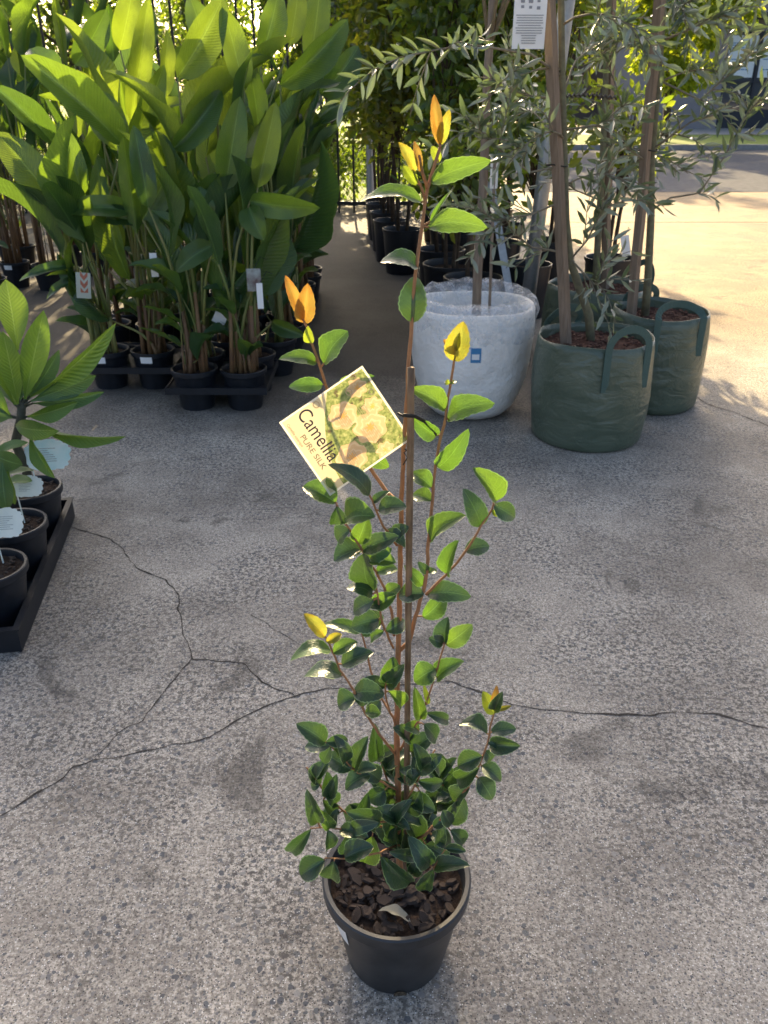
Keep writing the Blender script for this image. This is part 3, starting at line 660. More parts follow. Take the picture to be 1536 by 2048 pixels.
# tie from the stake to the right branch
q = [P(795, 826, Y0-.022), P(806, 832, Y0-.024), P(830, 834, Y0-.022), P(850, 845, Y0-.012), P(868, 862, Y0-.0), P(872, 870, Y0+.004)]
MB().tube(q, .0016, 5).tube([x+Vector((0, -.002, .003)) for x in q[1:4]], .0014, 5).build('twist_tie', M_tie, cam_t, True)
# pot-side ring of the label loop
lp = [P(812+11*math.cos(a_), 925+8*math.sin(a_), Y0-.010-.014*math.sin(a_)) for a_ in [i*2*PI/16 for i in range(17)]]
# fallen leaf
me = leaf_mesh('fallen_leaf', plain('dry_leaf', (.34, .32, .25), .8, .2, .4, 160, .4), p_cam, 12, 3, .35, .12, 0, .08, .2, .08)
fl = reg(bpy.data.objects.new('fallen_leaf', me), None, leaf_M(G(757, 1822, SZ+.016), G(822, 1840, SZ+.010), .026, Vector((.2, .5, 1))))
tag(fl, 'curled grey dead leaf lying on the bark in the camellia pot', 'leaf')

# ---- camellia label
TY = Y0+.002
c0, c1, c2, c3 = P(558, 845, TY-.022), P(735, 748, TY+.02), P(817, 905, TY-.014), P(660, 992, TY-.05)   # left, top, right, bottom corners
ex = (c3-c0).normalized()                     # reading direction (down right)
ez = ex.cross(c1-c0).normalized(); eyv = ez.cross(ex).normalized()   # eyv: from left edge towards the top corner
Lx = (c3-c0).length; Ly = (c1-c0).length
k = N('label_print'); co = k.coord('UV'); sx = k.n('SeparateXYZ'); k.set(sx.inputs[0], co); U, V = sx.outputs[0], sx.outputs[1]
nz = k.noise(co, 9, 4, .6); nz2 = k.noise(co, 22, 3, .6)
pic = k.ramp(nz2, [(.3, (.10, .14, .03)), (.5, (.24, .28, .08)), (.68, (.44, .44, .17))])
pic = k.mix(k.ramp(nz, [(.56, (0,0,0)), (.64, (1,1,1))]), pic, (.12, .09, .04))
for (cu, cv, rr) in ((.34, .56, .15), (.62, .72, .17), (.78, .40, .16), (.17, .83, .10), (.44, .86, .10), (.93, .72, .09)):
    du = k.math('SUBTRACT', U, cu); dv = k.math('SUBTRACT', V, cv)
    d = k.math('SQRT', k.math('ADD', k.math('MULTIPLY', du, du), k.math('MULTIPLY', dv, dv)))
    an = k.math('ARCTAN2', dv, du)
    d = k.math('ADD', d, k.math('MULTIPLY', k.math('SINE', k.math('MULTIPLY', an, 7)), .012))
    d = k.math('ADD', d, k.math('MULTIPLY', k.math('SUBTRACT', nz2, .5), .05))
    pet = k.mix(k.ramp(k.math('SINE', k.math('ADD', k.math('MULTIPLY', d, 95), k.math('MULTIPLY', an, 3))), [(.2, (0,0,0)), (.9, (1,1,1))]), (.60, .40, .20), (.66, .49, .28))
    pet = k.mix(k.math('LESS_THAN', d, rr*.22), pet, (.72, .38, .08))
    pic = k.mix(k.math('LESS_THAN', d, rr), pic, pet)
# picture lies beyond a curved edge
uu = k.math('SUBTRACT', U, .55); edge = k.math('ADD', .58, k.math('ADD', k.math('MULTIPLY', U, -.85), k.math('MULTIPLY', k.math('MULTIPLY', U, U), .45)))
cc = k.mix(k.math('GREATER_THAN', V, edge), (.60, .51, .31), pic)
bd = k.math('LESS_THAN', k.math('MINIMUM', k.math('MINIMUM', U, k.math('SUBTRACT', 1.0, U)), k.math('MINIMUM', V, k.math('SUBTRACT', 1.0, V))), .022)
cc = k.mix(bd, cc, (.74, .70, .58))
sh = k.bsdf(cc, .35, .5); tl = k.n('BsdfTranslucent'); k.set(tl.inputs[0], cc); mx = k.n('MixShader'); mx.inputs[0].default_value = .42
k.t.links.new(sh, mx.inputs[1]); k.t.links.new(tl.outputs[0], mx.inputs[2]); M_label = k.done(mx.outputs[0])
lab = thing('plant_label', 'square cream plant label printed with peach blooms hanging on the camellia', 'label', c1)
def card(name, o0, ax, ay, lx, ly, mat, parent, bow=.0, nx=8):
    nz_ = ax.cross(ay); v, f, uv = [], [], []
    for i in range(nx+1):
        for j in range(nx+1):
            a, b = i/nx, j/nx; v.append(o0+ax*lx*a+ay*ly*b+nz_*bow*math.sin(PI*b)*1.0); uv.append((a, b))
    for i in range(nx):
        for j in range(nx): f.append((i*(nx+1)+j, (i+1)*(nx+1)+j, (i+1)*(nx+1)+j+1, i*(nx+1)+j+1))
    me = bpy.data.meshes.new(name); me.from_pydata([tuple(p) for p in v], [], f); me.materials.append(mat)
    ul = me.uv_layers.new(name='UVMap')
    for lp_ in me.loops: ul.data[lp_.index].uv = uv[lp_.vertex_index]
    me.update(); return reg(bpy.data.objects.new(name, me), parent)
zn = ex.cross(eyv)
if zn.dot(CAMV-c0) < 0: zn = -zn
cd_ = card('card', c0, ex, eyv, Lx, Ly, M_label, lab)
def text_mesh(s, size, o0, ax, ay, mat, parent, name, length, bold=0.0):
    cu = bpy.data.curves.new('t', 'FONT'); cu.body = s; cu.size = 1.0; cu.offset = bold; cu.fill_mode = 'FRONT'
    to = bpy.data.objects.new('t', cu); col.objects.link(to)
    dg = bpy.context.evaluated_depsgraph_get(); me = bpy.data.meshes.new_from_object(to.evaluated_get(dg))
    col.objects.unlink(to); bpy.data.objects.remove(to)
    wmax = max(v.co.x for v in me.vertices)
    for v in me.vertices:
        p = o0+ax*v.co.x/wmax*length+ay*v.co.y*size; v.co = p
    me.materials.clear(); me.materials.append(mat); me.name = name
    return reg(bpy.data.objects.new(name, me), parent)
# lettering runs along ex, its top towards eyv
M_txt = plain('label_ink', (.05, .04, .05), .6, .3, .1); M_txt2 = plain('label_ink_brown', (.23, .17, .10), .6, .3, .1)
up = eyv if True else -eyv
e_ = zn*.0006
text_mesh('Camellia', Ly*.205, c0+ex*Lx*.03+eyv*Ly*.185+e_, ex, eyv, M_txt, lab, 'lettering', Lx*.66, .0)
text_mesh('PURE SILK', Ly*.082, c0+ex*Lx*.26+eyv*Ly*.085+e_, ex, eyv, M_txt2, lab, 'lettering', Lx*.45)
text_mesh('Camellia sasanqua', Ly*.04, c0+ex*Lx*.07+eyv*Ly*.045+e_, ex, eyv, M_txt2, lab, 'lettering', Lx*.30)
fp = MB()
for (u0, v0, nr, wd) in ((.30, .48, 6, .20), (.58, .62, 8, .24), (.72, .34, 6, .18), (.36, .70, 5, .16)):
    for i in range(nr):
        a = c0+ex*Lx*u0+eyv*Ly*(v0+.018*nr-.020*i)+e_; ww = Lx*wd*random.uniform(.65, 1)
        fp.quad(a, a+ex*ww, a+ex*ww+eyv*Ly*.006, a+eyv*Ly*.006)
for (u0, v0, r_) in ((.07, .40, .035), (.16, .74, .035), (.30, .93, .03), (.05, .86, .03)):
    n = 20; rin = [c0+ex*(Lx*u0+Ly*r_*.72*math.cos(2*PI*i/n))+eyv*(Ly*v0+Ly*r_*.72*math.sin(2*PI*i/n))+e_ for i in range(n)]
    ro = [c0+ex*(Lx*u0+Ly*r_*math.cos(2*PI*i/n))+eyv*(Ly*v0+Ly*r_*math.sin(2*PI*i/n))+e_ for i in range(n)]
    fp.add(rin+ro, [(i, (i+1) % n, n+(i+1) % n, n+i) for i in range(n)])
o = fp.build('fine_print', plain('label_ink_pale', (.50, .36, .20), .6, .3, .1), lab); o['kind'] = 'stuff'
hub = BP['main'][0]
pa = c2-ex*Lx*.02*0+(c1-c2)*.0
anchor = P(808, 905, Y0-.006)
MB().tube([c2+(c1-c2)*.06+(c0-c1)*.02, c2+(anchor-c2)*.4+Vector((0, -.002, .004)), anchor, P(815, 915, Y0-.014), P(806, 930, Y0-.008)], .0009, 5).build('tie', M_tie, lab)

# ================================================================== FRANGIPANI TRAY
tr0, tr1 = G(43, 1302), Vector((-1.185, 2.80, 0)); d = (tr1-tr0).normalized(); sdv = Vector((-d.y, d.x, 0)); 
if sdv.x > 0: sdv = -sdv
TL = (tr1-tr0).length; TW = .30; ang = math.atan2(d.y, d.x)
cen = tr0+d*TL/2+sdv*TW/2
tray = thing('seedling_tray', 'long black plastic tray on the concrete holding the frangipani pots', 'tray', cen)
MB().box((cen.x, cen.y, .006), (TL, TW, .012), ang).build('tray_base', M_tray, tray)
for s, ln, off in ((1, TL, TW/2), (-1, TL, TW/2)):
    c_ = cen+sdv*s*off; MB().box((c_.x, c_.y, .040), (ln+.012, .008, .076), ang).box((c_.x, c_.y, .0795), (ln+.024, .020, .004), ang).build('tray_side', M_tray, tray)
for s in (1, -1):
    c_ = cen+d*s*TL/2; MB().box((c_.x, c_.y, .039), (.008, TW-.008, .074), ang).box((c_.x, c_.y, .0787), (.020, TW-.02, .004), ang).build('tray_end', M_tray, tray)
M_scal = plain('scallop_label_blue', (.50, .74, .74), .5, .4, .25, 18, c2=(.72, .84, .82))
M_scal2 = plain('scallop_label_pale', (.58, .66, .62), .5, .4, .2, 18, c2=(.70, .76, .70))
def scallop(c, ax, ay, lx, ly, mat, label):
    n = 44; pts = []
    for i in range(n):
        a = 2*PI*i/n; r = 1+.11*abs(math.sin(a*7.5))+.03*math.sin(a*5)
        pts.append(c+ax*lx*.5*math.copysign(abs(math.cos(a))**.7, math.cos(a))*r+ay*ly*.5*math.copysign(abs(math.sin(a))**.75, math.sin(a))*r)
    nn = ax.cross(ay)*.0008
    mb = MB(); mb.add([p+nn for p in pts]+[p-nn for p in pts], [tuple(range(n)), tuple(range(n, 2*n))[::-1]]+[(i, n+i, n+(i+1) % n, (i+1) % n) for i in range(n)])
    o = thing('plant_label', label, 'label', c, None); mb.build('card', mat, o)
    ink = MB(); off = nn*1.8
    if off.dot(CAMV-c) < 0: off = -off
    for i in range(7):
        a = c+ax*(-.30*lx)+ay*(.22-.075*i)*ly+off; ww = lx*random.uniform(.25, .55)
        ink.quad(a, a+ax*ww, a+ax*ww+ay*ly*.022, a+ay*ly*.022)
    ik = ink.build('fine_print', plain('ink_grey', (.33, .38, .38), .7, .2, .1), o); ik['kind'] = 'stuff'
    a = c-ax*lx*.40-ay*ly*.2; MB().tube([a, a+Vector((0, .01, -.12))], .0022, 5).build('prong', mat, o); return o
FP = [(Vector((-1.262, 2.66, 0)), 'potted_frangipani', 'frangipani with wide leaf rosette in black pot at the far end of the tray'),
      (Vector((-1.215, 2.385, 0)), 'potted_frangipani', 'frangipani in the middle black pot of the long tray'),
      (Vector((-1.175, 2.11, 0)), 'potted_frangipani', 'frangipani in the black pot at the near end of the tray')]
FT = []
for i, (c, nm, lb) in enumerate(FP):
    c = c+Vector((0, 0, .0115)); t = thing(nm, lb, 'potted plant', c, 'frangipanis in the tray')
    reg(bpy.data.objects.new('plant_pot', pot_mesh(.105, .078, .185, 0, 'fr')), t, Matrix.Translation(c))
    s_ = reg(bpy.data.objects.new('potting_mix', soil_mesh(.098, M_soil)), t, Matrix.Translation(c+Vector((0, 0, .163))))
    chips(s_, c+Vector((0, 0, .166)), .088, 60, .006, .014, .006)
    FT.append((t, c))
def frleaf(t, bx, by, tx, ty, wd, Yb, dy, ck, ang, shp):
    b, e = P(bx, by, Yb), P(tx, ty, Yb+dy); leaf(t, FRA[ck][shp], b, e, wd*pxm(tx, ty, Yb)/max(.5, math.cos(ang)), face_n(b, e, ang)); return b
t, c = FT[0]; Yf = 2.62
TR = [c+Vector((0, 0, .15)), c+Vector((.005, -.01, .26)), c+Vector((-.01, -.015, .36)), P(42, 838, Yf), P(44, 800, Yf)]
FRL = [(35,700,12,558,62,.06,'g',.2,0),(50,798,87,622,52,-.02,'g',.0,0),(36,808,6,664,44,-.06,'g',.1,0),(60,792,233,654,34,.0,'g',.5,1),(62,802,192,752,42,.05,'d',.2,0),(66,806,208,787,26,.02,'d',.4,1),
  (55,832,152,808,30,-.05,'g',.4,1),(70,852,249,879,18,-.02,'g',.7,1),(30,850,104,864,40,-.1,'g',.3,2),(60,868,106,957,22,-.08,'g',.6,1),(40,800,70,690,40,.1,'d',.3,0),(45,800,110,730,44,.12,'d',.2,0),
  (20,830,-60,760,50,-.02,'g',.2,0),(25,835,-70,830,50,-.06,'d',.3,2),(30,810,-30,640,60,.05,'g',.2,0),(35,815,-20,720,50,.1,'d',.2,0),(55,800,120,700,30,.1,'d',.5,0)]
pet = MB()
for (bx, by, tx, ty, wd, dy, ck, an, shp) in FRL:
    b = frleaf(t, bx, by, tx, ty, wd, Yf+random.uniform(-.02, .02), dy, ck, an, shp); pet.tube([P(44, min(838, max(805, by+10)), Yf), b], [.005, .003], 5)
tk = MB(); tk.tube(TR, [.016, .016, .016, .015, .013], 9); tk.add(pet.v, pet.f); tk.build('trunk', M_frst, t, True)
def frangi_small(t, c, h, n, seed, spread):
    random.seed(seed); top = c+Vector((-.05, 0, h)); mb = MB(); mb.tube([c+Vector((-.02, 0, .15)), c.lerp(top, .55)+Vector((-.03, 0, 0)), top], [.012, .012, .010], 8)
    for i in range(n):
        a = 2.4*i; e = R(random.uniform(-5, 60)); L = random.uniform(.16, .26); v = Vector((math.cos(a)*math.cos(e), math.sin(a)*math.cos(e), math.sin(e)))
        if v.x > .1: L *= spread
        b = top+Vector((0, 0, -.03+.06*i/n)); mb.tube([b-v*.01, b+v*.03], [.004, .003], 5)
        leaf(t, FRA['gd'[i % 2]][i % 3], b+v*.03, b+v*(.03+L), .06, Vector((0, 0, 1))-v*v.z)
    mb.build('trunk', M_frst, t, True)
frangi_small(FT[1][0], FT[1][1], .34, 9, 3, .55); frangi_small(FT[2][0], FT[2][1], .40, 9, 4, .45)
frleaf(FT[1][0], -20, 905, 42, 932, 42, 2.33, 0, 'd', .3, 2); frleaf(FT[1][0], 5, 925, 12, 1022, 40, 2.30, -.05, 'd', .3, 1); frleaf(FT[1][0], 15, 930, 28, 1010, 24, 2.33, -.03, 'g', .5, 1)
vx = Vector((1, .12, 0)).normalized(); vy = Vector((0, .35, 1)).normalized()
scallop(P(95, 910, 2.66), vx, vy, 85*pxm(95,910,2.6), 58*pxm(95,910,2.6), M_scal, 'pale blue scalloped plant label in the far frangipani pot')
scallop(P(55, 973, 2.40), vx, vy, 56*pxm(55,973,2.4), 40*pxm(55,973,2.4), M_scal2, 'pale grey scalloped plant label in the middle frangipani pot')
scallop(P(12, 1046, 2.14), vx, vy, 62*pxm(12,1046,2.15), 56*pxm(12,1046,2.15), M_scal2, 'pale green scalloped plant label in the near frangipani pot')

# ================================================================== HELICONIAS
random.seed(21)
HPOT = pot_mesh(.113, .085, .205, 18, 'hel'); HSOIL = soil_mesh(.104, M_soil)
def quick_tray(cx, cy, label, n=2, m=2, s=.25, zt=.125):
    t = thing('carry_tray', label, 'tray', (cx, cy, 0), 'black carry trays under the heliconias'); mb = MB(); h = s/2
    for i in range(n):
        for j in range(m):
            ox, oy = cx+(i-(n-1)/2)*s, cy+(j-(m-1)/2)*s; K = 32; inn, out = [], []
            for q in range(K):
                a = 2*PI*q/K+PI/4; c_, s_ = math.cos(a), math.sin(a); g = max(abs(c_), abs(s_)); rr = .1025
                inn.append((ox+rr*c_, oy+rr*s_, zt)); out.append((ox+h*c_/g, oy+h*s_/g, zt))
            mb.add(inn+out, [(q, (q+1) % K, K+(q+1) % K, K+q) for q in range(K)])
    mb.build('deck', M_tray, t)
    W2, D2 = n*s/2, m*s/2
    for (x, y, w_, d_) in ((0, -D2, n*s+.008, .006), (0, D2, n*s+.008, .006), (-W2, 0, .006, m*s-.008), (W2, 0, .006, m*s-.008)):
        MB().box((cx+x, cy+y, zt-.006), (w_, d_, .034)).build('rim', M_tray, t)
    return t
hel_parts = []
def heliconia(x, y, label, hand=(), nrand=6, group='heliconias crowded in the rows', hmin=.8, hmax=1.5, sticker=False, lean=0, kinds='ggd', r_out=.32, small=3):
    c = Vector((x, y, .0)); t = thing('potted_heliconia', label, 'potted plant', c, group)
    p = reg(bpy.data.objects.new('plant_pot', HPOT), t, Matrix.Translation(c)); reg(bpy.data.objects.new('potting_mix', HSOIL), t, Matrix.Translation(c+Vector((0, 0, .178))))
    if sticker: wrap_patch(c, .1135, .155, .117, .19, R(-112), R(-80)).build('sticker', M_sticker, p)
    stm = random.choice((M_helbr, M_helbr, M_helst))
    def stalk(b, r=.0065):
        s = c+Vector((random.uniform(-.06, .06), random.uniform(-.06, .06), .172)); dd = b-s
        m1 = s+Vector((dd.x*.12, dd.y*.12, dd.z*.40)); m2 = s+Vector((dd.x*.5, dd.y*.5, dd.z*.76))
        o = MB().tube([m1-(m1-s).normalized()*.01, m1.lerp(m2, .5)+Vector((0, 0, .01)), m2, b], [r*1.3, r*1.1, r, r*.55], 7).build('stalk', M_helst, t, True); MB().tube([s, s.lerp(m1, .5), m1], [r*1.9, r*1.6, r*1.35], 7).build('sheath', stm, o, True)
    for (bx, by, tx, ty, wd, dy0, dy1, ck, an, shp) in hand:
        b, e = P(bx, by, y+dy0), P(tx, ty, y+dy1); stalk(b)
        leaf(t, HEL[ck][shp], b, e, .88*wd*pxm(tx, ty, y)/max(.5, math.cos(an)), face_n(b, e, an))
    for i in range(nrand):
        a = random.uniform(0, 2*PI); z = random.uniform(hmin, hmax)*.72; ro = random.uniform(.04, r_out); b = c+Vector((math.cos(a)*ro*.7+lean*z*.3, math.sin(a)*ro*.7, z))
        e = R(random.uniform(42, 86)); L = random.uniform(.36, .60); v = Vector((math.cos(a)*math.cos(e), math.sin(a)*math.cos(e), math.sin(e)))
        stalk(b); nn = Vector((-math.cos(a)*math.sin(e), -math.sin(a)*math.sin(e), math.cos(e))) if random.random() < .7 else rand_unit()
        leaf(t, HEL[random.choice(kinds)][random.randrange(4)], b, b+v*L, random.uniform(.078, .118), nn)
    for i in range(small):
        a = random.uniform(0, 2*PI); v = Vector((math.cos(a)*.7, math.sin(a)*.7, random.uniform(.2, 1))).normalized(); b = c+Vector((math.cos(a)*.05, math.sin(a)*.05, random.uniform(.24, .62)))
        stalk(b, .003); leaf(t, HEL[random.choice('gd')][random.randrange(4)], b, b+v*random.uniform(.12, .26), random.uniform(.055, .09), Vector((0, 0, 1))-v*v.z+Vector((.01, 0, 0)))
    return t
def rand_unit(): return Vector([random.gauss(0, 1) for _ in range(3)]).normalized()
A, B, C_, D_ = (-.962, 4.06), (-.713, 4.06), (-1.506, 4.40), (-1.257, 4.40)
HG = 'heliconias crowded in the rows'
heliconia(*A, 'heliconia with one upright silvery leaf, front pot beside the stalks with pale yellow bases', [(297,415,268,250,54,-.05,-.05,'d',.1,0),(400,440,402,374,56,0,0,'g',.2,1),(425,490,349,540,52,-.05,-.12,'g',.2,2),(345,300,448,180,62,.2,.3,'g',.2,1),(285,440,345,330,60,.1,.2,'d',.2,1)], 6, hmin=.5, hmax=1.15, small=12)
heliconia(*B, 'heliconia with two upright yellow green leaves in the front pot next to the aisle', [(450,380,480,193,68,0,0,'g',.0,0),(515,375,552,203,58,0,.02,'y',.1,0),(500,402,634,419,58,0,-.05,'g',.1,2),(498,415,524,477,54,-.02,-.1,'g',.2,1),(545,645,606,672,36,.2,.15,'g',.2,1)], 5, hmin=.5, hmax=1.15, small=8)
heliconia(*C_, 'heliconia in the front pot with a white sticker at the row corner, leaves arching out', [(245,290,47,104,74,0,-.15,'g',.3,1),(118,412,-10,260,84,-.1,-.1,'g',.1,0),(110,290,-10,168,54,.2,.1,'d',.3,1),(150,530,34,556,26,-.05,-.15,'d',.3,2),(165,392,118,240,56,.05,.1,'g',.1,0),(150,560,88,595,22,-.05,-.1,'d',.4,2)], 6, hmin=.5, hmax=1.15, sticker=True, small=6)
heliconia(*D_, 'heliconia in the front pot with a white sticker, next to the row corner pot', [(270,420,114,416,50,-.1,-.15,'g',.2,2),(290,445,185,430,40,-.1,-.1,'d',.3,1),(240,290,205,180,60,.1,.1,'g',.2,0),(260,300,330,130,62,.3,.3,'g',.2,0),(235,300,150,180,60,.2,.3,'g',.3,0)], 6, hmin=.5, hmax=1.2, sticker=True, small=9)
quick_tray((A[0]+B[0])/2, 4.06+.125, 'black carry tray under the two frontmost heliconia pots')
quick_tray((C_[0]+D_[0])/2, 4.40+.125, 'black carry tray under the sticker marked heliconia pots')
UP = [(262,245,298,-10,56,'y',.1,0),(240,100,268,-30,64,'y',.1,0),(355,155,452,-8,76,'g',.2,1),(320,200,338,60,40,'y',.4,0),(488,180,446,10,64,'y',.2,0),(620,135,645,-60,62,'g',.1,0),(640,190,722,94,62,'d',.3,1),
      (560,170,702,42,62,'g',.3,1),(535,342,666,304,44,'d',.4,2),(555,335,674,421,44,'g',.5,1),(190,120,170,40,56,'y',.3,1),(420,120,380,-10,66,'g',.2,0),(520,120,560,-20,60,'g',.2,1),(580,90,600,-40,50,'y',.2,0),
      (60,90,110,-40,70,'d',.2,0),(30,180,20,50,74,'d',.2,0),(110,180,60,90,70,'d',.3,1),(150,130,215,20,66,'d',.3,0)]
rows = []
for j in range(9):
    for i, x in enumerate((-.60, -.86, -1.12, -1.38, -1.64)):
        y = 4.33+j*.30
        if j == 0 and i in (0, 1): x += -.11 if i == 0 else -.10; 
        if j == 0 and i > 1: continue
        if j >= 3 and i in (2, 3) and j % 2: continue
        if j >= 5 and i == 4: continue
        rows.append((x+random.uniform(-.02, .02), y+(.34 if i > 1 else 0), i, j))
ui = 0
for (x, y, i, j) in rows:
    hand = []
    want = 1 if j < 6 else 0
    for _ in range(want):
        # give this plant the listed tall leaf nearest to its own direction
        if not UP: break
        pxc = pxl(Vector((x, y, 1.4)))[0]
        q = min(UP, key=lambda u: abs(u[0]-pxc))
        if abs(q[0]-pxc) < 130: UP.remove(q); hand.append((q[0], q[1], q[2], q[3], q[4], 0, .05, q[5], q[6], q[7]))
    OR = ['first', 'second', 'third', 'fourth', 'fifth', 'sixth', 'seventh', 'eighth', 'ninth']
    lab_ = f'heliconia lining the aisle edge, {OR[j]} pot back behind the front tray' if i == 0 else f'heliconia in the crowd, {OR[i]} file from the aisle, {OR[j]} row behind the front pots'
    heliconia(x, y, lab_, hand, 5 if j < 5 else 4, hmin=.75 if j < 3 else 1.0, hmax=1.75, kinds='ggdy' if i > 0 else 'gdd', small=(6 if j < 2 else 4) if (i == 0 or j < 2) else 0, r_out=.26)
for (x, y) in [(-2.95, 6.3), (-3.2, 6.3), (-2.75, 6.9), (-3.05, 7.0), (-2.55, 7.5), (-3.35, 7.1), (-2.9, 7.9), (-2.3, 7.9), (-2.6, 8.3), (-3.3, 7.8), (-2.2, 8.5), (-3.7, 7.4), (-3.6, 8.2)]:
    heliconia(x, y, 'dark broad leaved heliconia in the separate group across the side gap', [], 9, 'dark heliconias across the side gap', 1.2, 2.5, True, kinds='ddg', small=1, r_out=.35)
# hanging labels among the heliconias
k = N('flower_label'); co = k.coord('UV'); sx = k.n('SeparateXYZ'); k.set(sx.inputs[0], co)
zz = k.math('PINGPONG', k.math('ADD', k.math('MULTIPLY', sx.outputs[1], 3.2), k.math('MULTIPLY', k.math('ABSOLUTE', k.math('SUBTRACT', sx.outputs[0], .55)), -2.2)), .5)
inb = k.math('MULTIPLY', k.math('LESS_THAN', k.math('ABSOLUTE', k.math('SUBTRACT', sx.outputs[0], .55)), .26), k.math('GREATER_THAN', sx.outputs[1], .22))
cc = k.mix(k.math('MULTIPLY', inb, k.math('GREATER_THAN', zz, .2)), (.34, .38, .32), (.30, .09, .05)); M_flab = k.done(k.bsdf(cc, .4, .4))
M_dlab = plain('dark_photo_label', (.10, .05, .05), .4, .4, .6, 30, c2=(.30, .33, .30))
def hang(px, py, Y, w_, h_, mat, label, rot=0, top=None):
    s = pxm(px, py, Y); c = P(px, py, Y); o = thing('plant_label', label, 'label', c)
    ax = Vector((math.cos(rot), .15, -math.sin(rot))).normalized(); ay = Vector((math.sin(rot), .1, math.cos(rot))); ay = (ay-ax*ay.dot(ax)).normalized()
    card('card', c-ax*w_*s/2-ay*h_*s/2, ax, ay, w_*s, h_*s, mat, o, .003, 4)
    t_ = c+ay*h_*s*.45; MB().tube([t_, t_+Vector((.03, .05, .05)), t_+Vector((.05, .10, .03))], .0015, 4).build('tie', M_tie, o); return o
hang(167, 571, 4.12, 28, 50, M_flab, 'small label with red flower picture hanging on the corner heliconia', .1)
hang(508, 560, 3.98, 28, 44, M_dlab, 'dark photo label hanging on the heliconia stalks beside the aisle')
hang(520, 592, 3.95, 12, 50, M_sticker, 'narrow white label on the yellow stalks beside the aisle')
hang(308, 530, 4.15, 14, 46, M_sticker, 'narrow white label between the two heliconia trays')
hang(440, 636, 4.12, 26, 24, M_sticker, 'small white label low among the front heliconia stalks', .5)
hang(428, 535, 4.3, 26, 34, M_sticker, 'pale label half hidden behind the front heliconia stalks', .2)

# ================================================================== SHRUB ROW IN BLACK POTS
def shrub(x, y, r, h, ztop, z0, rx, label, mat=M_shr, seed=0, n=2600, stems=3, ls=.092, group='potted shrubs right of the aisle'):
    random.seed(seed); c = Vector((x, y, 0)); t = thing('potted_shrub', label, 'potted plant', c, group)
    reg(bpy.data.objects.new('plant_pot', pot_mesh(r, r*.82, h, 0, ('shrub', r, h))), t, Matrix.Translation(c)); reg(bpy.data.objects.new('potting_mix', soil_mesh(r*.93, M_soil)), t, Matrix.Translation(c+Vector((0, 0, h-.045))))
    mb = MB()
    for i in range(stems):
        a = random.uniform(0, 6.28); sm = MB(); limb(sm, c+Vector((math.cos(a)*r*.2, math.sin(a)*r*.2, h-.08)), c+Vector((math.cos(a)*rx*.4, math.sin(a)*rx*.4, z0+(ztop-z0)*.75)), .017, .006, 6, .04); sm.build('stem', M_trunk, t, True)
    nc = 46; ps, ds = [], []; n = int(n*.85)
    for i in range(nc):
        u = Vector([random.uniform(-1, 1) for _ in range(3)])
        while u.length > 1: u = Vector([random.uniform(-1, 1) for _ in range(3)])
        q = Vector((x+u.x*rx, y+u.y*rx, (z0+ztop)/2+u.z*(ztop-z0)/2))
        if i % 2 == 0: limb(mb, Vector((x, y, max(z0-.1, q.z-.35))), q, .006, .002, 3, .1)
        k_ = n//nc; off = rdir(k_)*(rng.random((k_, 1))**.5)*np.array([.22, .22, .24])
        ps.append(np.array(q)+off); ds.append(off*2+rdir(k_)*.4+np.array([0, 0, .1]))
    o = mb.build('twigs', M_trunk, t, True); o['kind'] = 'stuff'; ps = np.concatenate(ps); ds = np.concatenate(ds); m = len(ps)
    foliage('foliage', mat, t, ps, ds, rdir(m)+np.array([0, 0, .6]), ls*rng.uniform(.7, 1.25, m), ls*.46*rng.uniform(.8, 1.2, m))
    return t
SH = [(.48,5.95,.205,.38,1.0,.75,.22,0,700,3),(.58,5.47,.19,.38,1.2,.8,.2,0,300,3),(.44,6.55,.18,.38,2.5,1.05,.3,0,1800,2),(.16,7.6,.17,.38,3.0,1.0,.38,1,3000,2),(.06,8.15,.16,.38,3.2,.95,.40,0,3000,2),(.02,8.75,.16,.38,3.3,.95,.42,1,3000,2),
      (-.03,9.45,.16,.38,3.4,.95,.42,0,3200,2),(-.06,10.15,.16,.38,3.4,.95,.42,0,3200,2),(.62,7.4,.17,.38,3.1,1.0,.42,1,3000,2),(.60,8.3,.17,.38,3.4,1.0,.45,0,3000,2),(.58,9.4,.17,.38,3.5,1.0,.45,0,3200,2),
      (1.1,7.9,.18,.38,3.2,1.0,.45,1,3000,2),(1.15,9.0,.18,.38,3.4,1.0,.45,0,3000,2),(1.02,6.0,.165,.37,1.5,.9,.25,0,500,2),(1.66,6.25,.18,.37,1.5,.95,.22,0,350,2),(1.35,7.0,.18,.38,2.6,1.2,.3,0,900,2),(.92,6.9,.18,.38,2.4,1.1,.3,0,1200,2)]
SHL = ['low bare stemmed shrub in the wide black pot behind the white planter', 'thin shrub in the black pot just behind the white planter', 'upright shrub in the black pot third back from the white planter']
for i, (x, y, r, h, zt_, z0_, rx, mt, n, stn) in enumerate(SH):
    lb = SHL[i] if i < 3 else (f'dense small leaved shrub beside the aisle, {OR[i-3]} in line going to the fence' if i < 8 else f'dense small leaved shrub, {OR[i-8]} in the second line from the aisle' if i < 11 else
         f'dense shrub, {OR[i-11]} in the third line of pots from the aisle' if i < 13 else ['sparse shrub in dark grey pot behind the galvanised pole', 'sparse shrub in the rimmed black pot behind the far green bag', 'thin shrub in black pot between shrub row and green bags', 'thin shrub in black pot behind the leaning steel strut'][i-13])
    shrub(x, y, r, h, zt_, z0_, rx, lb, M_shr2 if mt else M_shr, 100+i, n, stn)
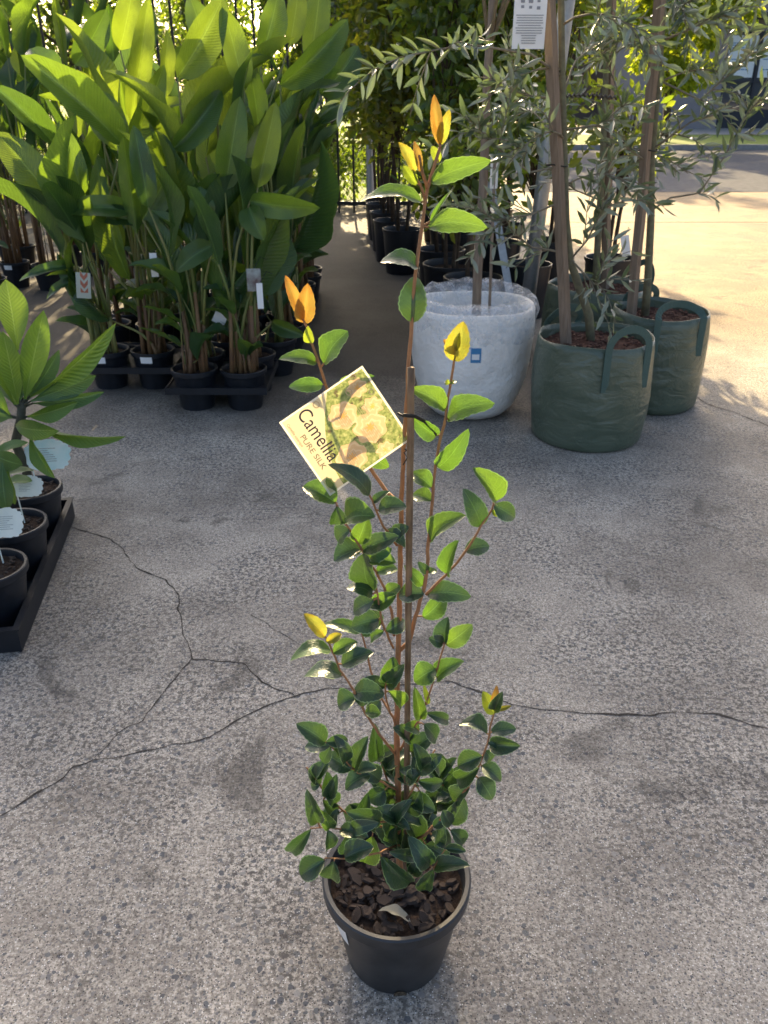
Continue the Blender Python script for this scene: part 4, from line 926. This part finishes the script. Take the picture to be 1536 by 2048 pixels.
# ---- galvanised poles
a, b = G(1066, 690), P(1142, -60, 5.05); a = Vector((P(1060, 600, 5.0).x-.03, 5.0, 0))
gp = MB(); gp.tube([a, a.lerp(b, .5), b, b+(b-a)*.25], .042, 14)
tag(gp.build('galvanised_pole', M_galv, None, True), 'thick galvanised pole rising between the white planter and the green bags', 'pole')
a, b = P(1028, 590, 5.15), P(975, 330, 5.4); a2 = Vector((a.x+.05, 5.1, 0))
mb = MB(); dd = (b-a2); 
for off, w_ in ((Vector((0, 0, 0)), (.045, .005)), (Vector((.022, .022, 0)), (.005, .045))):
    v = [q+off+Vector((sx_*w_[0]/2, sy_*w_[1]/2, 0)) for q in (a2, b) for sx_, sy_ in ((-1,-1),(1,-1),(1,1),(-1,1))]
    mb.add(v, [(0,1,2,3),(7,6,5,4)]+[(i, (i+1) % 4, 4+(i+1) % 4, 4+i) for i in range(4)][::-1])
tag(mb.build('steel_strut', M_galv), 'thin steel angle strut leaning behind the white planter', 'strut')

# ================================================================== WHITE PLANTER
random.seed(31)
k = N('white_fabric'); co = k.coord('Object'); nz = k.noise(co, 7, 5, .6); n2 = k.noise(co, 60, 3)
cc = k.mix(k.ramp(nz, [(.35, (0,0,0)), (.7, (1,1,1))]), (.76, .73, .675), (.88, .85, .79)); M_white = k.done(k.bsdf(cc, .55, .4, k.bump(k.math('ADD', nz, k.math('MULTIPLY', n2, .15)), .9, .03)))
Wc = Vector((.432, 4.02, 0))
wp = thing('white_planter', 'large round white planter wrapped in clear film holding a thin staked tree', 'planter', Wc)
prof = [(.150, 0), (.190, .010), (.228, .05), (.256, .11), (.279, .19), (.293, .28), (.300, .37), (.301, .44), (.300, .50), (.300, .525), (.294, .538), (.282, .540), (.272, .532), (.266, .50), (.258, .44), (.250, .38)]
def wob(r, z, a, i): return (r*(1+.012*noise.noise(Vector((math.cos(a)*1.4, math.sin(a)*1.4, z*6)))+.006*noise.noise(Vector((math.cos(a)*5, math.sin(a)*5, z*22)))), z+.004*math.sin(a*3) if i > 6 else z)
MB().lathe(prof, 72, Wc, wob).build('planter_shell', M_white, wp, True)
reg(bpy.data.objects.new('potting_mix', soil_mesh(.252, plain('grey_filler', (.34, .38, .45), .8, .2, .3, 15, .3, c2=(.24, .28, .34)), .012)), wp, Matrix.Translation(Wc+Vector((0, 0, .405))))
k = N('clear_film'); tb = k.n('BsdfTransparent'); gb = k.n('BsdfPrincipled'); gb.inputs['Base Color'].default_value = (.8, .83, .86, 1); gb.inputs['Roughness'].default_value = .22; gb.inputs['Specular IOR Level'].default_value = .9
nzf = k.noise(k.coord('Object'), 22, 4, .7); k.set(gb.inputs['Normal'], k.bump(nzf, .9, .02))
ms = k.n('MixShader'); k.set(ms.inputs[0], k.ramp(nzf, [(.40, (.10,.10,.10)), (.68, (.48,.48,.48))])); k.t.links.new(tb.outputs[0], ms.inputs[1]); k.t.links.new(gb.outputs[0], ms.inputs[2]); M_film = k.done(ms.outputs[0])
def film(r, z, a, i):
    q = Vector((math.cos(a)*3, math.sin(a)*3, i*.7)); bk = max(0, math.sin(a))
    return (r+.016*noise.noise(q)+.008*noise.noise(q*3), z+.018*noise.noise(q*1.7+Vector((9, 0, 0)))+.05*bk*max(0, (i-2))/3*(.6+.6*noise.noise(q*2)))
MB().lathe([(.299, .40), (.306, .48), (.312, .54), (.298, .572), (.268, .585), (.232, .562), (.215, .50)], 90, Wc, film, False).build('film_wrap', M_film, wp, True)
for ang_ in (-84,):
    wrap_patch(Wc, .2975, .33, .3015, .40, R(-96), R(-87), 4, .004).build('sticker', M_blueink, wp)
    wrap_patch(Wc, .2985, .345, .3010, .372, R(-95), R(-88.5), 4, .0055).build('sticker_panel', M_sticker, wp)
def stake_between(a, b, w_, mat, parent, name='stake'):
    d = (b-a).normalized(); u = d.orthogonal().normalized(); v_ = d.cross(u); n = 10; mb = MB(); V_ = []
    for i in range(n+1):
        q = a.lerp(b, i/n)+noise.noise_vector(a.lerp(b, i/n)*3)*.006
        for s1, s2 in ((-1,-1),(1,-1),(1,1),(-1,1)): V_.append(q+u*s1*w_/2+v_*s2*w_/2)
    mb.add(V_, [(0,1,2,3),(4*n+3,4*n+2,4*n+1,4*n)]+[(4*i+j, 4*i+(j+1) % 4, 4*i+4+(j+1) % 4, 4*i+4+j) for i in range(n) for j in range(4)])
    return mb.build(name, mat, parent)
q0, q1 = P(952, 650, 4.02), P(975, 150, 4.05); q0.z = .40
tp = [q0, q0.lerp(q1, .3)+Vector((-.004, 0, 0)), q0.lerp(q1, .6)+Vector((.004, 0, 0)), q1, q1+Vector((.01, 0, .6))]
MB().tube(tp, [.024, .022, .021, .019, .012], 10).build('trunk', M_woodg, wp, True)
q0, q1 = P(978, 650, 4.0), P(990, 310, 4.0); q0.z = .40; MB().tube([q0, q1], .007, 8).build('cane', M_woodg, wp, True)
# crown of the planter's tree, mostly above the picture
mm = 900; u = rdir(mm)*rng.random((mm, 1))**.5*np.array([.38, .38, .6])+np.array([q1.x, 4.05, 2.5]); foliage('foliage', M_ol, wp, u, rdir(mm)+np.array([0, 0, -.2]), rdir(mm)+np.array([0, 0, .5]), .07, .016)
for (tx, ty, tz) in ((.3, .1, 2.7), (-.3, .0, 2.6), (.05, .3, 2.9), (0, -.3, 2.4), (.2, -.2, 2.2), (-.2, .2, 2.2)): MB().tube([tp[3]+Vector((0, 0, .1)), Vector((q1.x+tx*.5, 4.05+ty*.5, (tz+1.8)/2)), Vector((q1.x+tx, 4.05+ty, tz))], [.008, .006, .003], 5).build('branch', M_twig, wp, True)

# ================================================================== GREEN BAGS AND OLIVES
k = N('woven_bag'); co = k.coord('Object'); mp = k.n('Mapping'); k.set(mp.inputs[0], co); mp.inputs['Scale'].default_value = (3.0, 3.0, 6)
nz = k.noise(mp.outputs[0], 2.2, 4, .55, .6); n2 = k.noise(co, 9, 3); wv = k.noise(co, 240, 2)
cc = k.mix(k.ramp(n2, [(.3, (0,0,0)), (.75, (1,1,1))]), (.064, .090, .060), (.105, .128, .088)); M_bag = k.done(k.bsdf(cc, .34, .55, k.bump(k.math('ADD', k.math('MULTIPLY', nz, 1.0), k.math('MULTIPLY', wv, .04)), .55, .03)))
M_strap = plain('strap_webbing', (.075, .125, .105), .75, .3, .3, 300, .3)
def bag(c, r, h, label, seed, handles, bulge=1.06):
    random.seed(seed); t = thing('grow_bag', label, 'grow bag', c, 'green grow bags with olive trees'); n = 96
    prof = [(r*.93, .0), (r*1.0, .012)]+[(r*(1.0+.055*math.sin(PI*z)), h*z) for z in (.08, .16, .24, .32, .40, .48, .56, .64, .72, .80, .88, .94)]+[(r*.985, h), (r*.972, h), (r*.965, h*.95), (r*.95, h*.86)]
    def fn(rr, z, a, i):
        q = Vector((math.cos(a)*1.8+seed, math.sin(a)*1.8, z*5)); q2 = Vector((math.cos(a)*2.2, math.sin(a)*2.2+seed, z*34))
        k_ = 1+.026*noise.noise(q)+(.012*abs(noise.noise(q2*.6))+.005*noise.noise(q2))*min(1, z/h*3)
        return rr*k_, z+(.020*noise.noise(Vector((math.cos(a)*1.3+seed*2, math.sin(a)*1.3, 0))) if z > h*.9 else 0)
    MB().lathe(prof, n, c, fn).build('bag_body', M_bag, t, True)
    s_ = reg(bpy.data.objects.new('potting_mix', soil_mesh(r*.975, M_barkred, .02)), t, Matrix.Translation(Vector(c)+Vector((0, 0, h*.90))))
    chips_joined(s_, (c[0], c[1], h*.90+.006), r*.86, 240, .008, .020, M_barkred)
    for (a_, sp_, hh, lean) in handles:                      # strap loops sewn to the outside
        mb = MB(); a0, a1 = R(a_-sp_), R(a_+sp_); V_ = []; m = 22; wd = .017
        A0 = Vector((c[0]+(r*1.045)*math.cos(a0), c[1]+r*1.045*math.sin(a0), h*.62)); A1 = Vector((c[0]+r*1.045*math.cos(a1), c[1]+r*1.045*math.sin(a1), h*.62))
        path = [A0, A0.lerp(A0+Vector((0, 0, h*.36)), .6), A0+Vector((0, 0, h*.38))]; B0 = A0+Vector((0, 0, h*.38)); B1 = A1+Vector((0, 0, h*.38)); outv = Vector((math.cos(R(a_)), math.sin(R(a_)), 0))
        for i in range(1, 14):
            th = PI*i/14; mid = (B0+B1)/2; path.append(mid+(B0-mid)*math.cos(th)+Vector((0, 0, hh*math.sin(th)))+outv*lean*math.sin(th))
        path += [B1, A1+Vector((0, 0, h*.2)), A1]
        for i, p_ in enumerate(path):
            tt = (path[min(i+1, len(path)-1)]-path[max(0, i-1)]).normalized(); sd3 = tt.cross(outv).normalized()
            for s1, s2 in ((-1, 0), (1, 0), (1, 1), (-1, 1)): V_.append(p_+sd3*s1*wd+outv*(s2*.0035+.002))
        L_ = len(path); mb.add(V_, [(4*i+j, 4*i+(j+1) % 4, 4*i+4+(j+1) % 4, 4*i+4+j) for i in range(L_-1) for j in range(4)]+[(0,1,2,3),(4*L_-1,4*L_-2,4*L_-3,4*L_-4)])
        mb.build('handle', M_strap, t, False)
    return t
b1 = Vector((.955, 3.67, 0)); b2 = Vector((1.385, 4.13, 0)); b3 = Vector((1.22, 4.78, 0))
t1 = bag(b1, .255, .475, 'green woven grow bag in front, its strap handle standing up, olive tree inside', 3, [(-70, 22, .085, .0), (115, 20, .08, -.05)])
t2 = bag(b2, .232, .485, 'green woven grow bag beside the sunlit concrete with an olive tree', 8, [(-82, 28, .06, -.06), (100, 20, .07, -.04)])
t3 = bag(b3, .285, .475, 'green woven grow bag half hidden behind the other two', 14, [(20, 20, .10, .03)])
def olive(t, base, trunk_px, Y, stake_px, hand, nb, z0, z1, seed, ymax=.75, nobj=220, rx=.75):
    random.seed(seed); R_ = np.random.default_rng(seed)
    tp_ = [P(x, y, Y+d_) for x, y, d_ in trunk_px]; tp_[0].z = min(tp_[0].z, .40); dir_ = (tp_[-1]-tp_[-2]).normalized()
    tp_ += [tp_[-1]+dir_*.3+Vector((.01, 0, .05)), tp_[-1]+dir_*.3+Vector((0, 0, .5))]
    n = len(tp_); MB().tube(tp_, [.021-.011*i/(n-1) for i in range(n)], 9).build('trunk', M_olbark, t, True)
    (sx0, sy0, sd0), (sx1, sy1, sd1) = stake_px; a = P(sx0, sy0, Y+sd0); b = P(sx1, sy1, Y+sd1); a.z = min(a.z, .40); stake_between(a, b+(b-a)*.1, .036, M_wood, t)
    recs = []
    def at(z):
        for q0_, q1_ in zip(tp_, tp_[1:]):
            if q0_.z <= z <= q1_.z: return q0_.lerp(q1_, (z-q0_.z)/max(1e-6, q1_.z-q0_.z))
        return tp_[-1].copy()
    def leaves(path, step=.040, l0=.078):
        acc = 0; side = random.uniform(0, 6.28)
        for p0, p1 in zip(path, path[1:]):
            d_ = p1-p0; L = d_.length; d_ = d_.normalized(); u_ = d_.orthogonal().normalized()
            while acc < L:
                side += PI/2+random.uniform(-.3, .3)
                for s in (0, PI):
                    o_ = Matrix.Rotation(side+s, 3, d_) @ u_; v_ = (d_*random.uniform(.5, 1.1)+o_*random.uniform(.5, .9)+Vector((0, 0, random.uniform(-.1, .25)))).normalized()
                    if random.random() < .9: recs.append((p0+d_*acc, v_, (o_.cross(v_)+Vector((0, 0, .8))*random.uniform(0, 1)+rand_unit()*.4), random.uniform(.75, 1.25)*l0))
                acc += step*random.uniform(.7, 1.3)
            acc -= L
    def arc(p, v, L, sag, n=7):
        out = [p.copy()]; v = v.copy()
        for i in range(n): v = (v+Vector((0, 0, -sag/n))+rand_unit()*.10).normalized(); out.append(out[-1]+v*L/n)
        return out
    def branch(path, r0, tw=5, tl=.24):
        m = len(path); br = MB(); br.tube(path, [r0+(.0018-r0)*i/(m-1) for i in range(m)], 6); leaves(path[m//2:], .042)
        for i in range(tw):
            f = random.uniform(.25, .95)*(m-1); i0 = int(f); p = path[i0].lerp(path[min(m-1, i0+1)], f-i0); d_ = (path[min(m-1, i0+1)]-path[max(0, i0-1)]).normalized()
            q = arc(p, (d_*.8+rand_unit()*.8+Vector((0, 0, .25))).normalized(), random.uniform(.5, 1.2)*tl, .7, 6); br.tube(q, [.0026-.0014*j/6 for j in range(7)], 5); leaves(q)
        br.build('branch', M_twig, t, True)
    for h in hand:
        path = [P(x, y, Y+d_) for x, y, d_ in h]; fine = []
        for a_, b_ in zip(path, path[1:]): fine += [a_.lerp(b_, j/4) for j in range(4)]
        branch(fine+[path[-1]], .0055, 5)
    for i in range(nb):
        z = z0+(z1-z0)*(i+.5)/nb+random.uniform(-.04, .04); p = at(z); a = i*2.4+random.uniform(-.5, .5); e = R(random.uniform(5, 45)); v = Vector((math.cos(a)*math.cos(e), math.sin(a)*math.cos(e), math.sin(e)))
        branch(arc(p, v, random.uniform(.55, 1.0)*rx, random.uniform(.5, 1.3)), .0048, 5)
    recs.sort(key=lambda r_: (r_[0]-CAMV).length + (0 if r_[0].z < 1.45+.09*r_[0].y else 3))
    for p, v, nn, L in recs[:nobj]: leaf(t, OLV[random.randrange(3)], p, p+v*L, L*.23, Vector(nn))
    rs = recs[nobj:]
    if rs: foliage('foliage', M_ol, t, np.array([r_[0] for r_ in rs]), np.array([r_[1] for r_ in rs]), np.array([r_[2] for r_ in rs]), np.array([r_[3] for r_ in rs]), np.array([r_[3]*.23 for r_ in rs]))
olive(t1, b1, [(1186,668,.02),(1178,630,.02),(1160,580,.01),(1140,520,0),(1132,440,0),(1128,300,0),(1124,140,0),(1122,-30,0)], 3.70, ((1136,680,-.04),(1096,-40,-.03)),
      [[(1122,150,0),(1060,108,-.12),(960,92,-.3),(880,98,-.42),(800,115,-.5),(742,142,-.55)], [(1137,508,0),(1100,500,-.05),(1062,494,-.1),(1025,462,-.15),(990,405,-.2)], [(1128,330,0),(1060,345,-.1),(1000,300,-.2),(940,250,-.25)],
       [(1130,400,0),(1060,430,-.1),(990,440,-.2),(930,400,-.25)], [(1130,260,0),(1200,250,-.1),(1260,200,-.15)], [(1140,520,0),(1175,480,-.1),(1215,400,-.15)], [(1125,200,0),(1050,190,.1),(980,160,.15)], [(1138,515,0),(1190,570,-.1),(1225,480,-.18)]], 11, 1.0, 2.35, 51, rx=.62)
olive(t2, b2, [(1292,628,0),(1296,560,0),(1302,440,0),(1303,320,0),(1315,180,0),(1328,0,0)], 4.13, ((1264,630,-.03),(1322,-40,-.03)),
      [[(1304,420,0),(1340,396,-.02),(1399,386,-.1),(1450,312,-.15),(1493,228,-.2),(1540,150,-.2)], [(1303,300,0),(1380,245,-.1),(1430,230,-.1)], [(1328,80,0),(1400,50,-.1),(1480,18,-.15)], 
       [(1318,160,0),(1400,200,-.2),(1480,130,-.25),(1540,60,-.3)], [(1303,330,0),(1260,300,-.1),(1220,240,-.1)]], 6, 1.35, 2.5, 52, rx=.45)
olive(t3, b3, [(1192,575,0),(1196,480,0),(1205,330,0),(1210,200,0),(1215,60,0)], 4.80, ((1212,570,.02),(1222,60,.02)), [[(1200,400,0),(1150,380,-.1),(1090,330,-.1)], [(1205,350,0),(1270,330,0),(1330,260,0)]], 8, 1.1, 2.5, 53, nobj=60, rx=.65)
# hanging label on the front olive
oc = P(1057, 42, 3.58); s = pxm(1057, 42, 3.58); ol = thing('plant_label', 'tall white care label hanging on the stake of the front olive tree', 'label', oc)
ax = Vector((1, .05, 0)).normalized(); ay = Vector((0, 0, 1)); o0 = P(1023, 98, 3.58)
card('card', o0, ax, ay, 66*s, 130*s, M_sticker, ol, .002, 4)
ink = MB(); nf = Vector((0, -.0035, 0))
for i in range(12):
    ww = (56 if i < 8 else 34)*s*random.uniform(.8, 1); a = o0+ax*(33*s-ww/2)+ay*(58-4.4*i)*s+nf; ink.quad(a, a+ax*ww, a+ax*ww+ay*1.5*s, a+ay*1.5*s)
for (ix, iy, r_) in ((17, 84, 4), (33, 84, 4.5), (49, 84, 3), (49, 72, 3.5), (17, 74, 3), (33, 73, 3), (33, 98, 3)):
    a = o0+ax*(ix-r_)*s+ay*(iy-r_)*s+nf; ink.quad(a, a+ax*2*r_*s, a+ax*2*r_*s+ay*1.6*r_*s, a+ay*1.6*r_*s)
o = ink.build('fine_print', plain('ink_grey2', (.28, .29, .31), .7, .2, .1), ol); o['kind'] = 'stuff'
MB().tube([o0+ax*33*s+ay*128*s, o0+ax*60*s+ay*140*s+Vector((0, .05, 0)), P(1100, -20, 3.66)], .0015, 5).build('tie', M_tie, ol)
# small tag in the pot behind the far bag
hang(1251, 492, 5.2, 18, 40, M_sticker, 'blank grey tag sticking up behind the far green bag', -.2)
hang(988, 345, 4.0, 16, 60, M_sticker, 'narrow label on the cane in the white planter')
# black tie chain from the front olive's stake to the pole behind it
q = [P(1098+135*i/30, 196-6*math.sin(PI*i/30)+3.0*(-1)**i, 3.66+.5*i/30) for i in range(31)]
MB().tube(q, .0045, 5).build('tie_chain', M_tie, t1, True)
for (px_, py_, Y_, tt) in ((1122, 330, 3.69, t1), (1304, 300, 4.12, t2)):
    c_ = P(px_-8, py_, Y_); MB().tube([c_+Vector((.045*math.cos(a_), .038*math.sin(a_), .004*math.sin(2*a_))) for a_ in [i*2*PI/18 for i in range(19)]], .003, 5).build('tie', M_tie, tt, True)
